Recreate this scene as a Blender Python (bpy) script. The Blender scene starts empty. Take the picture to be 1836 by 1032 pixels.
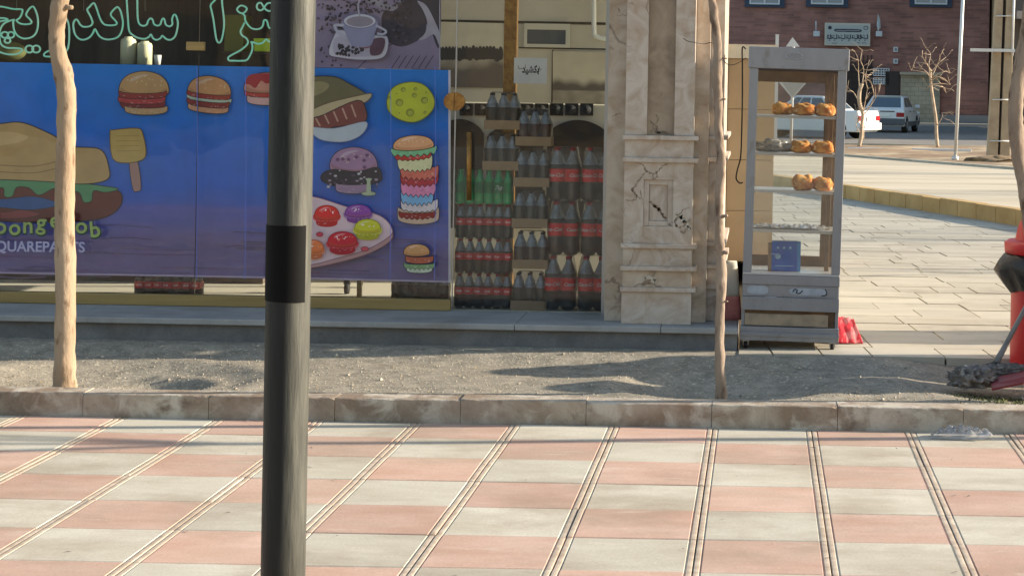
import bpy, bmesh, math, random
from mathutils import Vector, Matrix, noise
from mathutils.geometry import tessellate_polygon

scene = bpy.context.scene
COL = scene.collection
R = math.radians
random.seed(7)

# ------------------------------------------------------------------ camera
CAM_H = 1.65
FPX = 3500.0                     # focal length in photo pixels (photo 1836 wide)
ROLL = 0.018
PX0, PY0 = 1366.0, 155.0         # where the view axis meets the photo (the photo is an off-centre crop)
cam_data = bpy.data.cameras.new('camera')
cam_data.sensor_fit = 'HORIZONTAL'
cam_data.sensor_width = 36.0
cam_data.lens = FPX / 1836.0 * 36.0
cam_data.shift_x = (918.0 - PX0) / 1836.0
cam_data.shift_y = -(516.0 - PY0) / 1836.0
cam_data.clip_start = 0.1
cam_data.clip_end = 2000.0
cam = bpy.data.objects.new('camera', cam_data)
COL.objects.link(cam)
cam.matrix_world = Matrix.Translation((0, 0, CAM_H)) @ Matrix.Rotation(R(90), 4, 'X') @ Matrix.Rotation(ROLL, 4, 'Z')
scene.camera = cam

# ------------------------------------------------------------------ light
SUN_EL = R(17.5)
SUN_AZ = R(8.0)                  # from +X towards +Y
sdir = Vector((math.cos(SUN_AZ) * math.cos(SUN_EL), math.sin(SUN_AZ) * math.cos(SUN_EL), math.sin(SUN_EL)))
sun_data = bpy.data.lights.new('sun', 'SUN')
sun_data.energy = 5.0
sun_data.angle = R(0.5)
sun_data.color = (1.0, 0.88, 0.72)
sun = bpy.data.objects.new('sun', sun_data)
COL.objects.link(sun)
sun.rotation_euler = sdir.to_track_quat('Z', 'Y').to_euler()
sun.location = (30, 5, 20)
world = bpy.data.worlds.new('World')
scene.world = world
world.use_nodes = True
wn = world.node_tree
bg = wn.nodes['Background']
sky = wn.nodes.new('ShaderNodeTexSky')
sky.sky_type = 'NISHITA'
sky.sun_disc = False
sky.sun_elevation = SUN_EL
sky.sun_rotation = R(90) - SUN_AZ
sky.dust_density = 1.0
sky.air_density = 1.3
sky.ozone_density = 1.6
wn.links.new(sky.outputs[0], bg.inputs[0])
bg.inputs[1].default_value = 0.125
scene.view_settings.view_transform = 'Standard'
scene.view_settings.look = 'None'
scene.view_settings.gamma = 1.0
scene.view_settings.exposure = 1.08
scene.cycles.max_bounces = 8
scene.cycles.transparent_max_bounces = 24

# ------------------------------------------------------------------ helpers
CR, SR = math.cos(ROLL), math.sin(ROLL)
def UV(x, y):
    dx, dy = x - PX0, y - PY0
    return dx * CR + dy * SR, dy * CR - dx * SR
def P(x, y, Y):
    u, v = UV(x, y)
    return Vector((u / FPX * Y, Y, CAM_H - v / FPX * Y))
def G(x, y, z):
    u, v = UV(x, y)
    Y = FPX * (CAM_H - z) / v
    return Vector((u / FPX * Y, Y, z))
def S(r, g, b):
    def f(c):
        c /= 255.0
        return c / 12.92 if c <= 0.04045 else ((c + 0.055) / 1.055) ** 2.4
    return (f(r), f(g), f(b), 1.0)

def catmull(pts, closed=False, n=6):
    pts = [Vector(p) for p in pts]
    out = []
    N = len(pts)
    rng = range(N) if closed else range(N - 1)
    for i in rng:
        if closed:
            p0, p1, p2, p3 = pts[(i - 1) % N], pts[i], pts[(i + 1) % N], pts[(i + 2) % N]
        else:
            p0, p1, p2, p3 = pts[max(i - 1, 0)], pts[i], pts[i + 1], pts[min(i + 2, N - 1)]
        for k in range(n):
            t = k / n
            out.append(0.5 * ((2 * p1) + (-p0 + p2) * t + (2 * p0 - 5 * p1 + 4 * p2 - p3) * t * t + (-p0 + 3 * p1 - 3 * p2 + p3) * t ** 3))
    if not closed:
        out.append(pts[-1])
    return out

# ---- materials
def mat(name, color, rough=0.7, metal=0.0, spec=0.4, color2=None, scale=5.0, detail=6.0, lo=0.35, hi=0.65,
        bump=0.0, bscale=60.0, island=0.0, color3=None, scale3=2.0, lo3=0.55, hi3=0.7, stretch=(1, 1, 1), dist=0.0, bdist=0.01, speck=0.0):
    m = bpy.data.materials.new(name)
    m.use_nodes = True
    nt = m.node_tree
    n, l = nt.nodes, nt.links
    b = n['Principled BSDF']
    b.inputs['Roughness'].default_value = rough
    b.inputs['Metallic'].default_value = metal
    b.inputs['Specular IOR Level'].default_value = spec
    tc = n.new('ShaderNodeTexCoord')
    mp = n.new('ShaderNodeMapping')
    mp.inputs['Scale'].default_value = stretch
    l.new(tc.outputs['Object'], mp.inputs[0])
    col = None
    def noise_node(sc, det, di=0.0):
        t = n.new('ShaderNodeTexNoise')
        t.inputs['Scale'].default_value = sc
        t.inputs['Detail'].default_value = det
        t.inputs['Roughness'].default_value = 0.6
        t.inputs['Distortion'].default_value = di
        l.new(mp.outputs[0], t.inputs['Vector'])
        return t
    def mix(fac, a, c):
        x = n.new('ShaderNodeMix')
        x.data_type = 'RGBA'
        if isinstance(fac, float): x.inputs[0].default_value = fac
        else: l.new(fac, x.inputs[0])
        for i, s in ((6, a), (7, c)):
            if isinstance(s, tuple): x.inputs[i].default_value = s
            else: l.new(s, x.inputs[i])
        return x.outputs[2]
    col = color
    if color2:
        t = noise_node(scale, detail, dist)
        r = n.new('ShaderNodeMapRange')
        r.inputs['From Min'].default_value = lo
        r.inputs['From Max'].default_value = hi
        l.new(t.outputs['Fac'], r.inputs[0])
        col = mix(r.outputs[0], color, color2)
    if color3:
        t = noise_node(scale3, 8.0, dist)
        r = n.new('ShaderNodeMapRange')
        r.inputs['From Min'].default_value = lo3
        r.inputs['From Max'].default_value = hi3
        l.new(t.outputs['Fac'], r.inputs[0])
        col = mix(r.outputs[0], col, color3)
    if speck:
        t = noise_node(140.0, 4.0)
        r = n.new('ShaderNodeMapRange')
        r.inputs['From Min'].default_value = 0.3
        r.inputs['From Max'].default_value = 0.7
        r.inputs['To Min'].default_value = 1 - speck
        r.inputs['To Max'].default_value = 1 + speck
        l.new(t.outputs['Fac'], r.inputs[0])
        h = n.new('ShaderNodeHueSaturation')
        l.new(r.outputs[0], h.inputs['Value'])
        if isinstance(col, tuple): h.inputs['Color'].default_value = col
        else: l.new(col, h.inputs['Color'])
        col = h.outputs[0]
    if island:
        g = n.new('ShaderNodeNewGeometry')
        r = n.new('ShaderNodeMapRange')
        r.inputs['To Min'].default_value = 1 - island
        r.inputs['To Max'].default_value = 1 + island
        l.new(g.outputs['Random Per Island'], r.inputs[0])
        h = n.new('ShaderNodeHueSaturation')
        l.new(r.outputs[0], h.inputs['Value'])
        if isinstance(col, tuple): h.inputs['Color'].default_value = col
        else: l.new(col, h.inputs['Color'])
        col = h.outputs[0]
    if isinstance(col, tuple): b.inputs['Base Color'].default_value = col
    else: l.new(col, b.inputs['Base Color'])
    if bump:
        t = noise_node(bscale, 8.0)
        bp = n.new('ShaderNodeBump')
        bp.inputs['Strength'].default_value = bump
        bp.inputs['Distance'].default_value = bdist
        l.new(t.outputs['Fac'], bp.inputs['Height'])
        l.new(bp.outputs[0], b.inputs['Normal'])
    m['_bsdf'] = 1
    return m

def mat_attr(name, rough=0.6, noise_amt=0.12):
    m = bpy.data.materials.new(name)
    m.use_nodes = True
    nt = m.node_tree
    n, l = nt.nodes, nt.links
    b = n['Principled BSDF']
    b.inputs['Roughness'].default_value = rough
    a = n.new('ShaderNodeVertexColor')
    a.layer_name = 'Col'
    tc = n.new('ShaderNodeTexCoord')
    t = n.new('ShaderNodeTexNoise')
    t.inputs['Scale'].default_value = 9.0
    t.inputs['Detail'].default_value = 10.0
    l.new(tc.outputs['Object'], t.inputs['Vector'])
    r = n.new('ShaderNodeMapRange')
    r.inputs['From Min'].default_value = 0.3
    r.inputs['From Max'].default_value = 0.7
    r.inputs['To Min'].default_value = 1 - noise_amt
    r.inputs['To Max'].default_value = 1 + noise_amt
    l.new(t.outputs['Fac'], r.inputs[0])
    h = n.new('ShaderNodeHueSaturation')
    l.new(r.outputs[0], h.inputs['Value'])
    l.new(a.outputs[0], h.inputs['Color'])
    l.new(h.outputs[0], b.inputs['Base Color'])
    return m

def mat_glass(name, tint=(1, 1, 1, 1), refl=1.0, haze=0.0, hazecol=(0.5, 0.5, 0.5, 1), rough=0.02, bump=0.0, bscale=3.0, base=0.04, streak=False):
    m = bpy.data.materials.new(name)
    m.use_nodes = True
    nt = m.node_tree
    n, l = nt.nodes, nt.links
    for x in list(n):
        if x.type != 'OUTPUT_MATERIAL': n.remove(x)
    out = [x for x in n if x.type == 'OUTPUT_MATERIAL'][0]
    tr = n.new('ShaderNodeBsdfTransparent'); tr.inputs[0].default_value = tint
    gl = n.new('ShaderNodeBsdfGlossy'); gl.inputs['Roughness'].default_value = rough
    df = n.new('ShaderNodeBsdfDiffuse'); df.inputs[0].default_value = hazecol
    lw = n.new('ShaderNodeFresnel'); lw.inputs['IOR'].default_value = 1.5
    mu = n.new('ShaderNodeMath'); mu.operation = 'MULTIPLY'; mu.inputs[1].default_value = refl
    l.new(lw.outputs[0], mu.inputs[0])
    m1 = n.new('ShaderNodeMixShader')
    l.new(mu.outputs[0], m1.inputs[0]); l.new(tr.outputs[0], m1.inputs[1]); l.new(gl.outputs[0], m1.inputs[2])
    m2 = n.new('ShaderNodeMixShader')
    m2.inputs[0].default_value = haze
    tc = n.new('ShaderNodeTexCoord')
    if haze:
        mp = n.new('ShaderNodeMapping')
        mp.inputs['Scale'].default_value = (3.0, 3.0, 0.5) if streak else (8, 8, 8)
        l.new(tc.outputs['Object'], mp.inputs[0])
        t = n.new('ShaderNodeTexNoise'); t.inputs['Scale'].default_value = 1.6; t.inputs['Detail'].default_value = 9.0
        l.new(mp.outputs[0], t.inputs['Vector'])
        r = n.new('ShaderNodeMapRange')
        r.inputs['From Min'].default_value = 0.35; r.inputs['From Max'].default_value = 0.75
        r.inputs['To Min'].default_value = haze * 0.4; r.inputs['To Max'].default_value = haze * 1.8
        l.new(t.outputs['Fac'], r.inputs[0]); l.new(r.outputs[0], m2.inputs[0])
    l.new(m1.outputs[0], m2.inputs[1]); l.new(df.outputs[0], m2.inputs[2])
    if bump:
        t = n.new('ShaderNodeTexNoise'); t.inputs['Scale'].default_value = bscale; t.inputs['Detail'].default_value = 3.0
        l.new(tc.outputs['Object'], t.inputs['Vector'])
        bp = n.new('ShaderNodeBump'); bp.inputs['Strength'].default_value = bump; bp.inputs['Distance'].default_value = 0.02
        l.new(t.outputs['Fac'], bp.inputs['Height'])
        l.new(bp.outputs[0], gl.inputs['Normal'])
    l.new(m2.outputs[0], out.inputs[0])
    return m

# ---- mesh builder
ORG = {}
class MB:
    def __init__(s):
        s.v, s.f, s.mi, s.c, s.sm = [], [], [], [], []
        s.cur = 0; s.col = None; s.smooth = False
    def add(s, vs, fs):
        b = len(s.v)
        s.v += [tuple(x) for x in vs]
        for f in fs:
            s.f.append([b + i for i in f]); s.mi.append(s.cur); s.c.append(s.col); s.sm.append(s.smooth)
    def box(s, x0, x1, y0, y1, z0, z1, mtx=None):
        vs = [Vector(p) for p in ((x0,y0,z0),(x1,y0,z0),(x1,y1,z0),(x0,y1,z0),(x0,y0,z1),(x1,y0,z1),(x1,y1,z1),(x0,y1,z1))]
        if mtx: vs = [mtx @ p for p in vs]
        s.add(vs, [(0,3,2,1),(4,5,6,7),(0,1,5,4),(1,2,6,5),(2,3,7,6),(3,0,4,7)])
        return s
    def tube(s, pts, rad, n=8, caps=True):
        pts = [Vector(p) for p in pts]
        if not isinstance(rad, (list, tuple)): rad = [rad] * len(pts)
        vs, fs = [], []
        up = None
        for i, p in enumerate(pts):
            d = (pts[min(i + 1, len(pts) - 1)] - pts[max(i - 1, 0)])
            if d.length < 1e-9: d = Vector((0, 0, 1))
            d.normalize()
            if up is None:
                up = Vector((0, 0, 1)) if abs(d.z) < 0.9 else Vector((1, 0, 0))
            a = d.cross(up)
            if a.length < 1e-6: a = d.orthogonal()
            a.normalize(); b = a.cross(d).normalized()
            up = b
            for k in range(n):
                t = 2 * math.pi * k / n
                vs.append(p + (a * math.cos(t) + b * math.sin(t)) * rad[i])
        for i in range(len(pts) - 1):
            for k in range(n):
                k2 = (k + 1) % n
                fs.append((i*n + k, i*n + k2, (i+1)*n + k2, (i+1)*n + k))
        if caps:
            fs.append(tuple(range(n - 1, -1, -1)))
            fs.append(tuple((len(pts) - 1) * n + k for k in range(n)))
        old = s.smooth; s.smooth = True
        s.add(vs, fs); s.smooth = old
        return s
    def lathe(s, prof, cx=0, cy=0, cz=0, n=20, sx=1.0, sy=1.0, caps=True):
        vs, fs = [], []
        for r, z in prof:
            for k in range(n):
                t = 2 * math.pi * k / n
                vs.append((cx + r * math.cos(t) * sx, cy + r * math.sin(t) * sy, cz + z))
        for i in range(len(prof) - 1):
            for k in range(n):
                k2 = (k + 1) % n
                fs.append((i*n + k, i*n + k2, (i+1)*n + k2, (i+1)*n + k))
        if caps:
            fs.append(tuple(range(n - 1, -1, -1)))
            fs.append(tuple((len(prof) - 1) * n + k for k in range(n)))
        old = s.smooth; s.smooth = True
        s.add(vs, fs); s.smooth = old
        return s
    def blob(s, c, r, n=14, m=9, amp=0.0, freq=5.0, seed=0.0, flat=None, mtx=None):
        vs, fs = [], []
        for j in range(m + 1):
            ph = math.pi * j / m
            for k in range(n):
                t = 2 * math.pi * k / n
                d = Vector((math.sin(ph) * math.cos(t), math.sin(ph) * math.sin(t), math.cos(ph)))
                q = 1 + amp * noise.noise(d * freq + Vector((seed, seed * 1.7, 3)))
                p = Vector((d.x * r[0] * q, d.y * r[1] * q, d.z * r[2] * q))
                if flat is not None and p.z < -flat: p.z = -flat
                if mtx: p = mtx @ p
                vs.append(Vector(c) + p)
        for j in range(m):
            for k in range(n):
                k2 = (k + 1) % n
                fs.append((j*n + k, (j+1)*n + k, (j+1)*n + k2, j*n + k2))
        old = s.smooth; s.smooth = True
        s.add(vs, fs); s.smooth = old
        return s
    def poly(s, pts, flip=False):
        pts = [Vector(p) for p in pts]
        tris = tessellate_polygon([pts])
        fs = []
        for t in tris:
            a, b, c = t
            nrm = (pts[b] - pts[a]).cross(pts[c] - pts[a])
            fs.append(tuple(t))
        s.add(pts, fs)
        return s
    def prism(s, pts, off):
        """outline pts pushed by vector off (a closed solid)"""
        pts = [Vector(p) for p in pts]; off = Vector(off); N = len(pts)
        tris = [tuple(t) for t in tessellate_polygon([pts])]
        fs = list(tris) + [tuple(N + i for i in reversed(t)) for t in tris]
        fs += [(i, (i + 1) % N, N + (i + 1) % N, N + i) for i in range(N)]
        s.add(pts + [p + off for p in pts], fs)
        return s
    def build(s, name, mats, parent=None, org=None, label=None):
        me = bpy.data.meshes.new(name)
        o = bpy.data.objects.new(name, me)
        if parent is not None:
            og = ORG.get(parent.name, Vector((0, 0, 0)))
        else:
            og = Vector(org) if org is not None else Vector((0, 0, 0))
        me.from_pydata([tuple(Vector(v) - og) for v in s.v], [], s.f)
        if not isinstance(mats, (list, tuple)): mats = [mats]
        for m in mats: me.materials.append(m)
        for p, i, sm in zip(me.polygons, s.mi, s.sm):
            p.material_index = min(i, len(mats) - 1); p.use_smooth = sm
        if any(c is not None for c in s.c):
            ca = me.color_attributes.new('Col', 'FLOAT_COLOR', 'CORNER')
            li = 0
            for p, c in zip(me.polygons, s.c):
                for k in range(p.loop_total):
                    ci = c
                    if isinstance(c, list): ci = c[k]
                    ca.data[p.loop_start + k].color = ci or (1, 1, 1, 1)
        bm = bmesh.new(); bm.from_mesh(me)
        bmesh.ops.recalc_face_normals(bm, faces=bm.faces)
        bm.to_mesh(me); bm.free()
        me.update()
        COL.objects.link(o)
        if parent is not None: o.parent = parent
        else: o.location = og
        ORG[o.name] = og
        if label: o['label'] = label
        return o

def thing(name, label, cat, loc=(0, 0, 0), group=None, rz=0.0):
    o = bpy.data.objects.new(name, None)
    o.empty_display_size = 0.1
    COL.objects.link(o)
    o.location = loc
    if rz: o.rotation_euler = (0, 0, rz)
    o['label'] = label; o['category'] = cat
    if group: o['group'] = group
    ORG[o.name] = Vector(loc) if not rz else Vector((0, 0, 0))
    return o
def local_thing(name, label, cat, loc=(0, 0, 0), group=None, rz=0.0):
    """parts of this one are modelled around its own base point"""
    o = thing(name, label, cat, loc, group, rz)
    ORG[o.name] = Vector((0, 0, 0))
    return o
def tag(o, label, cat, group=None, kind=None):
    o['label'] = label; o['category'] = cat
    if group: o['group'] = group
    if kind: o['kind'] = kind
    return o
def structure(o):
    o['kind'] = 'structure'; return o
def bevel(o, w, seg=2):
    b = o.modifiers.new('bevel', 'BEVEL'); b.width = w; b.segments = seg; b.limit_method = 'ANGLE'; b.angle_limit = R(40)
    return o
def copy_tree(o, parent=None):
    c = o.copy(); COL.objects.link(c)
    if parent is not None: c.parent = parent
    ORG[c.name] = ORG.get(o.name, Vector((0, 0, 0)))
    for ch in list(o.children): copy_tree(ch, c)
    return c

def text_mesh(body, size, extrude=0.0, shear=0.0, bold=0.0, sx=1.0):
    """lettering as plain vertex and face lists (centred), read from a temporary text curve"""
    cu = bpy.data.curves.new('lettering', 'FONT')
    cu.body = body; cu.size = size; cu.extrude = extrude; cu.shear = shear; cu.offset = bold
    cu.align_x = 'CENTER'; cu.align_y = 'CENTER'; cu.resolution_u = 4
    ob = bpy.data.objects.new('lettering', cu)
    COL.objects.link(ob)
    dg = bpy.context.evaluated_depsgraph_get()
    me = bpy.data.meshes.new_from_object(ob.evaluated_get(dg))
    vs = [(v.co.x * sx, v.co.y, v.co.z) for v in me.vertices]
    fs = [tuple(p.vertices) for p in me.polygons]
    bpy.data.objects.remove(ob); bpy.data.curves.remove(cu); bpy.data.meshes.remove(me)
    return vs, fs

# ------------------------------------------------------------------ materials
def brick_mat(name, c1, c2, mortar, bw=0.25, bh=0.075, ms=0.006, rough=0.85):
    m = bpy.data.materials.new(name); m.use_nodes = True
    n, l = m.node_tree.nodes, m.node_tree.links
    b = n['Principled BSDF']; b.inputs['Roughness'].default_value = rough
    b.inputs['Specular IOR Level'].default_value = 0.25
    tc = n.new('ShaderNodeTexCoord'); sp = n.new('ShaderNodeSeparateXYZ'); cb = n.new('ShaderNodeCombineXYZ')
    l.new(tc.outputs['Object'], sp.inputs[0])
    ad = n.new('ShaderNodeMath'); ad.operation = 'ADD'
    l.new(sp.outputs[0], ad.inputs[0]); l.new(sp.outputs[1], ad.inputs[1])
    l.new(ad.outputs[0], cb.inputs[0]); l.new(sp.outputs[2], cb.inputs[1])
    bt = n.new('ShaderNodeTexBrick')
    bt.inputs['Color1'].default_value = c1; bt.inputs['Color2'].default_value = c2; bt.inputs['Mortar'].default_value = mortar
    bt.inputs['Scale'].default_value = 1.0; bt.inputs['Brick Width'].default_value = bw; bt.inputs['Row Height'].default_value = bh
    bt.inputs['Mortar Size'].default_value = ms; bt.inputs['Bias'].default_value = -0.25
    l.new(cb.outputs[0], bt.inputs['Vector'])
    t = n.new('ShaderNodeTexNoise'); t.inputs['Scale'].default_value = 0.9; t.inputs['Detail'].default_value = 8
    l.new(tc.outputs['Object'], t.inputs['Vector'])
    r = n.new('ShaderNodeMapRange'); r.inputs['From Min'].default_value = 0.3; r.inputs['From Max'].default_value = 0.7
    r.inputs['To Min'].default_value = 0.75; r.inputs['To Max'].default_value = 1.25
    l.new(t.outputs['Fac'], r.inputs[0])
    h = n.new('ShaderNodeHueSaturation'); l.new(r.outputs[0], h.inputs['Value']); l.new(bt.outputs['Color'], h.inputs['Color'])
    l.new(h.outputs[0], b.inputs['Base Color'])
    return m

def marble_mat(name, c1, c2, vein, vw=0.012, scale=2.2, rough=0.35, vscale=1.6):
    m = mat(name, c1, rough=rough, spec=0.5, color2=c2, scale=scale, detail=10, lo=0.38, hi=0.66, dist=1.2, bump=0.06, bscale=35)
    n, l = m.node_tree.nodes, m.node_tree.links
    b = n['Principled BSDF']
    src = b.inputs['Base Color'].links[0].from_socket
    tc = n.new('ShaderNodeTexCoord')
    t = n.new('ShaderNodeTexNoise'); t.inputs['Scale'].default_value = vscale; t.inputs['Detail'].default_value = 9; t.inputs['Distortion'].default_value = 0.6
    l.new(tc.outputs['Object'], t.inputs['Vector'])
    s = n.new('ShaderNodeMath'); s.operation = 'SUBTRACT'; s.inputs[1].default_value = 0.53
    l.new(t.outputs['Fac'], s.inputs[0])
    a = n.new('ShaderNodeMath'); a.operation = 'ABSOLUTE'; l.new(s.outputs[0], a.inputs[0])
    r = n.new('ShaderNodeMapRange'); r.inputs['From Min'].default_value = 0.0; r.inputs['From Max'].default_value = vw
    r.inputs['To Min'].default_value = 0.75; r.inputs['To Max'].default_value = 0.0
    l.new(a.outputs[0], r.inputs[0])
    t2 = n.new('ShaderNodeTexNoise'); t2.inputs['Scale'].default_value = 1.3; t2.inputs['Detail'].default_value = 2
    l.new(tc.outputs['Object'], t2.inputs['Vector'])
    r2 = n.new('ShaderNodeMapRange'); r2.inputs['From Min'].default_value = 0.47; r2.inputs['From Max'].default_value = 0.6
    l.new(t2.outputs['Fac'], r2.inputs[0])
    mm = n.new('ShaderNodeMath'); mm.operation = 'MULTIPLY'; l.new(r.outputs[0], mm.inputs[0]); l.new(r2.outputs[0], mm.inputs[1])
    x = n.new('ShaderNodeMix'); x.data_type = 'RGBA'
    l.new(mm.outputs[0], x.inputs[0]); l.new(src, x.inputs[6]); x.inputs[7].default_value = vein
    l.new(x.outputs[2], b.inputs['Base Color'])
    return m

M = {}
M['tile_cream'] = mat('cream concrete tile', S(202,195,178), rough=0.8, color2=S(186,177,158), scale=3.5, detail=10, island=0.07, color3=S(156,142,122), scale3=1.7, lo3=0.50, hi3=0.8, stretch=(0.6,1.2,1), bump=0.35, bscale=90, speck=0.13, bdist=0.002)
M['tile_pink'] = mat('pink concrete tile', S(202,171,153), rough=0.8, color2=S(186,150,130), scale=3.5, detail=10, stretch=(0.6,1.2,1), island=0.09, color3=S(180,158,138), scale3=1.3, lo3=0.50, hi3=0.75, bump=0.35, bscale=90, speck=0.13, bdist=0.002)
M['tile_edge'] = mat('worn tile rib', S(200,184,163), rough=0.8, color2=S(170,150,130), scale=14)  # one tone between cream and pink for every rib
M['joint'] = mat('joint grit', S(120,105,88), rough=0.95, color2=S(85,74,62), scale=30)
M['kerb'] = mat('kerb stone', S(170,157,140), rough=0.85, color2=S(138,120,102), scale=3.5, detail=12, lo=0.42, hi=0.6, color3=S(190,180,164), scale3=6, lo3=0.5, hi3=0.62, bump=0.45, bscale=50, dist=0.5, speck=0.06)
M['dirt'] = mat('gravelly dirt', S(160,151,135), rough=0.95, spec=0.15, color2=S(130,123,110), scale=9, detail=10, color3=S(196,184,162), scale3=40, lo3=0.55, hi3=0.7, bump=0.6, bscale=70, speck=0.32, bdist=0.006)
M['pebble'] = mat('pebble', S(170,160,142), rough=0.9, island=0.35)
M['slab'] = mat('cut stone slab', S(186,178,160), rough=0.75, color2=S(168,160,143), scale=1.6, island=0.07, color3=S(168,156,134), scale3=3.2, lo3=0.55, hi3=0.8, bump=0.12, bscale=60, stretch=(0.4,1.6,1))
M['slab_joint'] = mat('slab joint', S(84,76,66), rough=0.95)
M['riser'] = mat('grey stone step face', S(124,123,122), rough=0.8, color2=S(100,100,100), scale=6, speck=0.14, bump=0.15, bscale=90)
M['tread'] = mat('grey stone tread', S(164,164,161), rough=0.55, color2=S(142,143,142), scale=4, speck=0.12, bump=0.05)
M['marble'] = marble_mat('beige marble', S(194,180,162), S(168,146,122), S(92,74,58), scale=6.5)
M['marble_lt'] = marble_mat('pale marble', S(196,185,172), S(170,150,130), S(120,98,78), vw=0.016, scale=7.5, vscale=3.0)
M['marble_dk'] = marble_mat('brown marble', S(166,148,126), S(124,106,88), S(70,56,42), vw=0.02, scale=3.4, vscale=2.6)
M['marble_sun'] = marble_mat('tan marble', S(186,150,112), S(164,132,98), S(110,84,60))
M['crack'] = mat('open crack in the marble', S(122,102,84), rough=0.95, color2=S(166,148,128), scale=60)
M['whitechip'] = mat('chalky marble chip', S(196,186,168), rough=0.9)
M['alu'] = mat('aluminium', S(176,176,174), rough=0.35, metal=0.6)
M['gold'] = mat('brass', S(176,132,70), rough=0.36, metal=0.7, color2=S(132,92,50), scale=26, bump=0.4, bscale=70)
M['goldbar'] = mat('champagne anodised bar', S(176,150,96), rough=0.4, metal=0.25, color2=S(150,126,80), scale=3, stretch=(0.3,1,6))
M['glass'] = mat_glass('shop glass', tint=(0.97,0.985,0.98,1), refl=0.55, haze=0.006, hazecol=S(190,186,176), rough=0.015, bump=0.25, bscale=1.3, streak=True)
M['cglass'] = mat_glass('display glass', tint=(0.97,0.98,0.98,1), refl=1.0, haze=0.03, hazecol=S(210,205,195), rough=0.03)
M['wrap'] = mat_glass('shrink film', tint=(0.93,0.94,0.95,1), refl=0.8, haze=0.01, hazecol=S(205,205,208), rough=0.12, bump=1.0, bscale=22)
M['inwall'] = mat('beige wall tile', S(204,196,178), rough=0.5, color2=S(190,180,160), scale=2.0)
M['indark'] = mat('dark brown panelling', S(104,90,82), rough=0.6, color2=S(72,62,58), scale=1.5, stretch=(3,1,0.4))
M['infloor'] = mat('cream floor tile', S(228,220,200), rough=0.35)
M['ceil'] = mat('ceiling board', S(226,224,216), rough=0.8)
M['grout'] = mat('dark joint line', S(70,62,52), rough=0.9)
M['oven'] = mat('black enamel', S(46,42,40), rough=0.55, spec=0.2, color2=S(62,56,52), scale=3)
M['cream_enamel'] = mat('cream enamel', S(200,194,176), rough=0.4)
M['white'] = mat('white plastic', S(222,222,216), rough=0.5)
M['neon'] = mat('mint glass tube', S(150,236,210), rough=0.25, color2=S(196,244,226), scale=6)
M['print'] = mat_attr('printed vinyl', rough=0.5, noise_amt=0.08)
M['paper'] = mat('white paper', S(214,212,206), rough=0.7, color2=S(196,192,190), scale=4)
M['ink'] = mat('black ink', S(24,22,22), rough=0.7)
M['whiteink'] = mat('white print', S(230,225,220), rough=0.6)
M['cola'] = mat('cola in clear plastic', S(26,16,14), rough=0.12, spec=0.6, color2=S(38,24,20), scale=6)
M['cherry'] = mat('dark red drink', S(60,18,30), rough=0.12, spec=0.6)
M['pet'] = mat('clear plastic with film glare', S(120,122,124), rough=0.12, spec=0.7, color2=S(165,168,170), scale=30)  # pale grey stands for film reflections on the bottle necks
M['greenpet'] = mat('green plastic', S(12,168,88), rough=0.12, spec=0.7, color2=S(40,186,110), scale=18)
M['label_red'] = mat('red label', S(236,24,30), rough=0.4)
M['label_dim'] = mat('faded red label', S(220,44,50), rough=0.4)
M['label_green'] = mat('green label', S(12,132,74), rough=0.4)
M['cap_red'] = mat('red cap', S(180,30,30), rough=0.4)
M['cap_dark'] = mat('dark cap', S(40,36,38), rough=0.4)
M['card'] = mat('brown cardboard', S(168,142,112), rough=0.85, color2=S(150,126,98), scale=5)
M['bark1'] = mat('smooth tan bark', S(170,151,128), rough=0.85, spec=0.2, color2=S(146,124,100), scale=6, color3=S(112,92,72), scale3=22, lo3=0.56, hi3=0.68, bump=0.9, bscale=30, stretch=(1,1,0.35))
M['bark2'] = mat('grey brown bark', S(158,142,126), rough=0.9, spec=0.2, color2=S(128,112,98), scale=7, color3=S(92,76,64), scale3=18, lo3=0.56, hi3=0.68, bump=0.8, bscale=30, stretch=(1,1,0.35))
M['poleblack'] = mat('weathered black paint', S(20,23,26), rough=0.5, spec=0.3, color2=S(27,30,32), scale=6, color3=S(44,46,45), scale3=30, lo3=0.56, hi3=0.72, bump=0.4, bscale=40, stretch=(1,1,0.14))
def sunlit_wear_right(m, r, col):  # paints the sun-facing right side lighter, mixed with worn streaks
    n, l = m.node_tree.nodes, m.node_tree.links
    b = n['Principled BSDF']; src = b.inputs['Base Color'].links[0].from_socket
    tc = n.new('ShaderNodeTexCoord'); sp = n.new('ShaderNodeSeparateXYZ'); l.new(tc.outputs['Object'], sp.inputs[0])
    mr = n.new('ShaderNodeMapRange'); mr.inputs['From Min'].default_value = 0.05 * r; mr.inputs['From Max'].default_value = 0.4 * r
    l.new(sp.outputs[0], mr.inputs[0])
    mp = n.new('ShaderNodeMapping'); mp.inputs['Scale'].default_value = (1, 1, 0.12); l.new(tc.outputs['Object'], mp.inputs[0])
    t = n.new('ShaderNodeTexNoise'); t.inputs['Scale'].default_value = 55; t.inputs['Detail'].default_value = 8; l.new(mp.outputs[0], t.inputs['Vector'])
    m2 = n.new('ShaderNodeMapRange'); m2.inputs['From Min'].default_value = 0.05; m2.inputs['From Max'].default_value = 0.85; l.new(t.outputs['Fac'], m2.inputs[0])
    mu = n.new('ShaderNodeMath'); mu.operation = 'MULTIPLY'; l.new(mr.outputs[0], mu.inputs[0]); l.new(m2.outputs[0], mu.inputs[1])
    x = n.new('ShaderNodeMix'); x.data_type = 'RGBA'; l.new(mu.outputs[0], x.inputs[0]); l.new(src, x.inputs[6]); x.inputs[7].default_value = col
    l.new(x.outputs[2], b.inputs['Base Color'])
sunlit_wear_right(M['poleblack'], 0.058, S(92, 92, 84))
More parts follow.
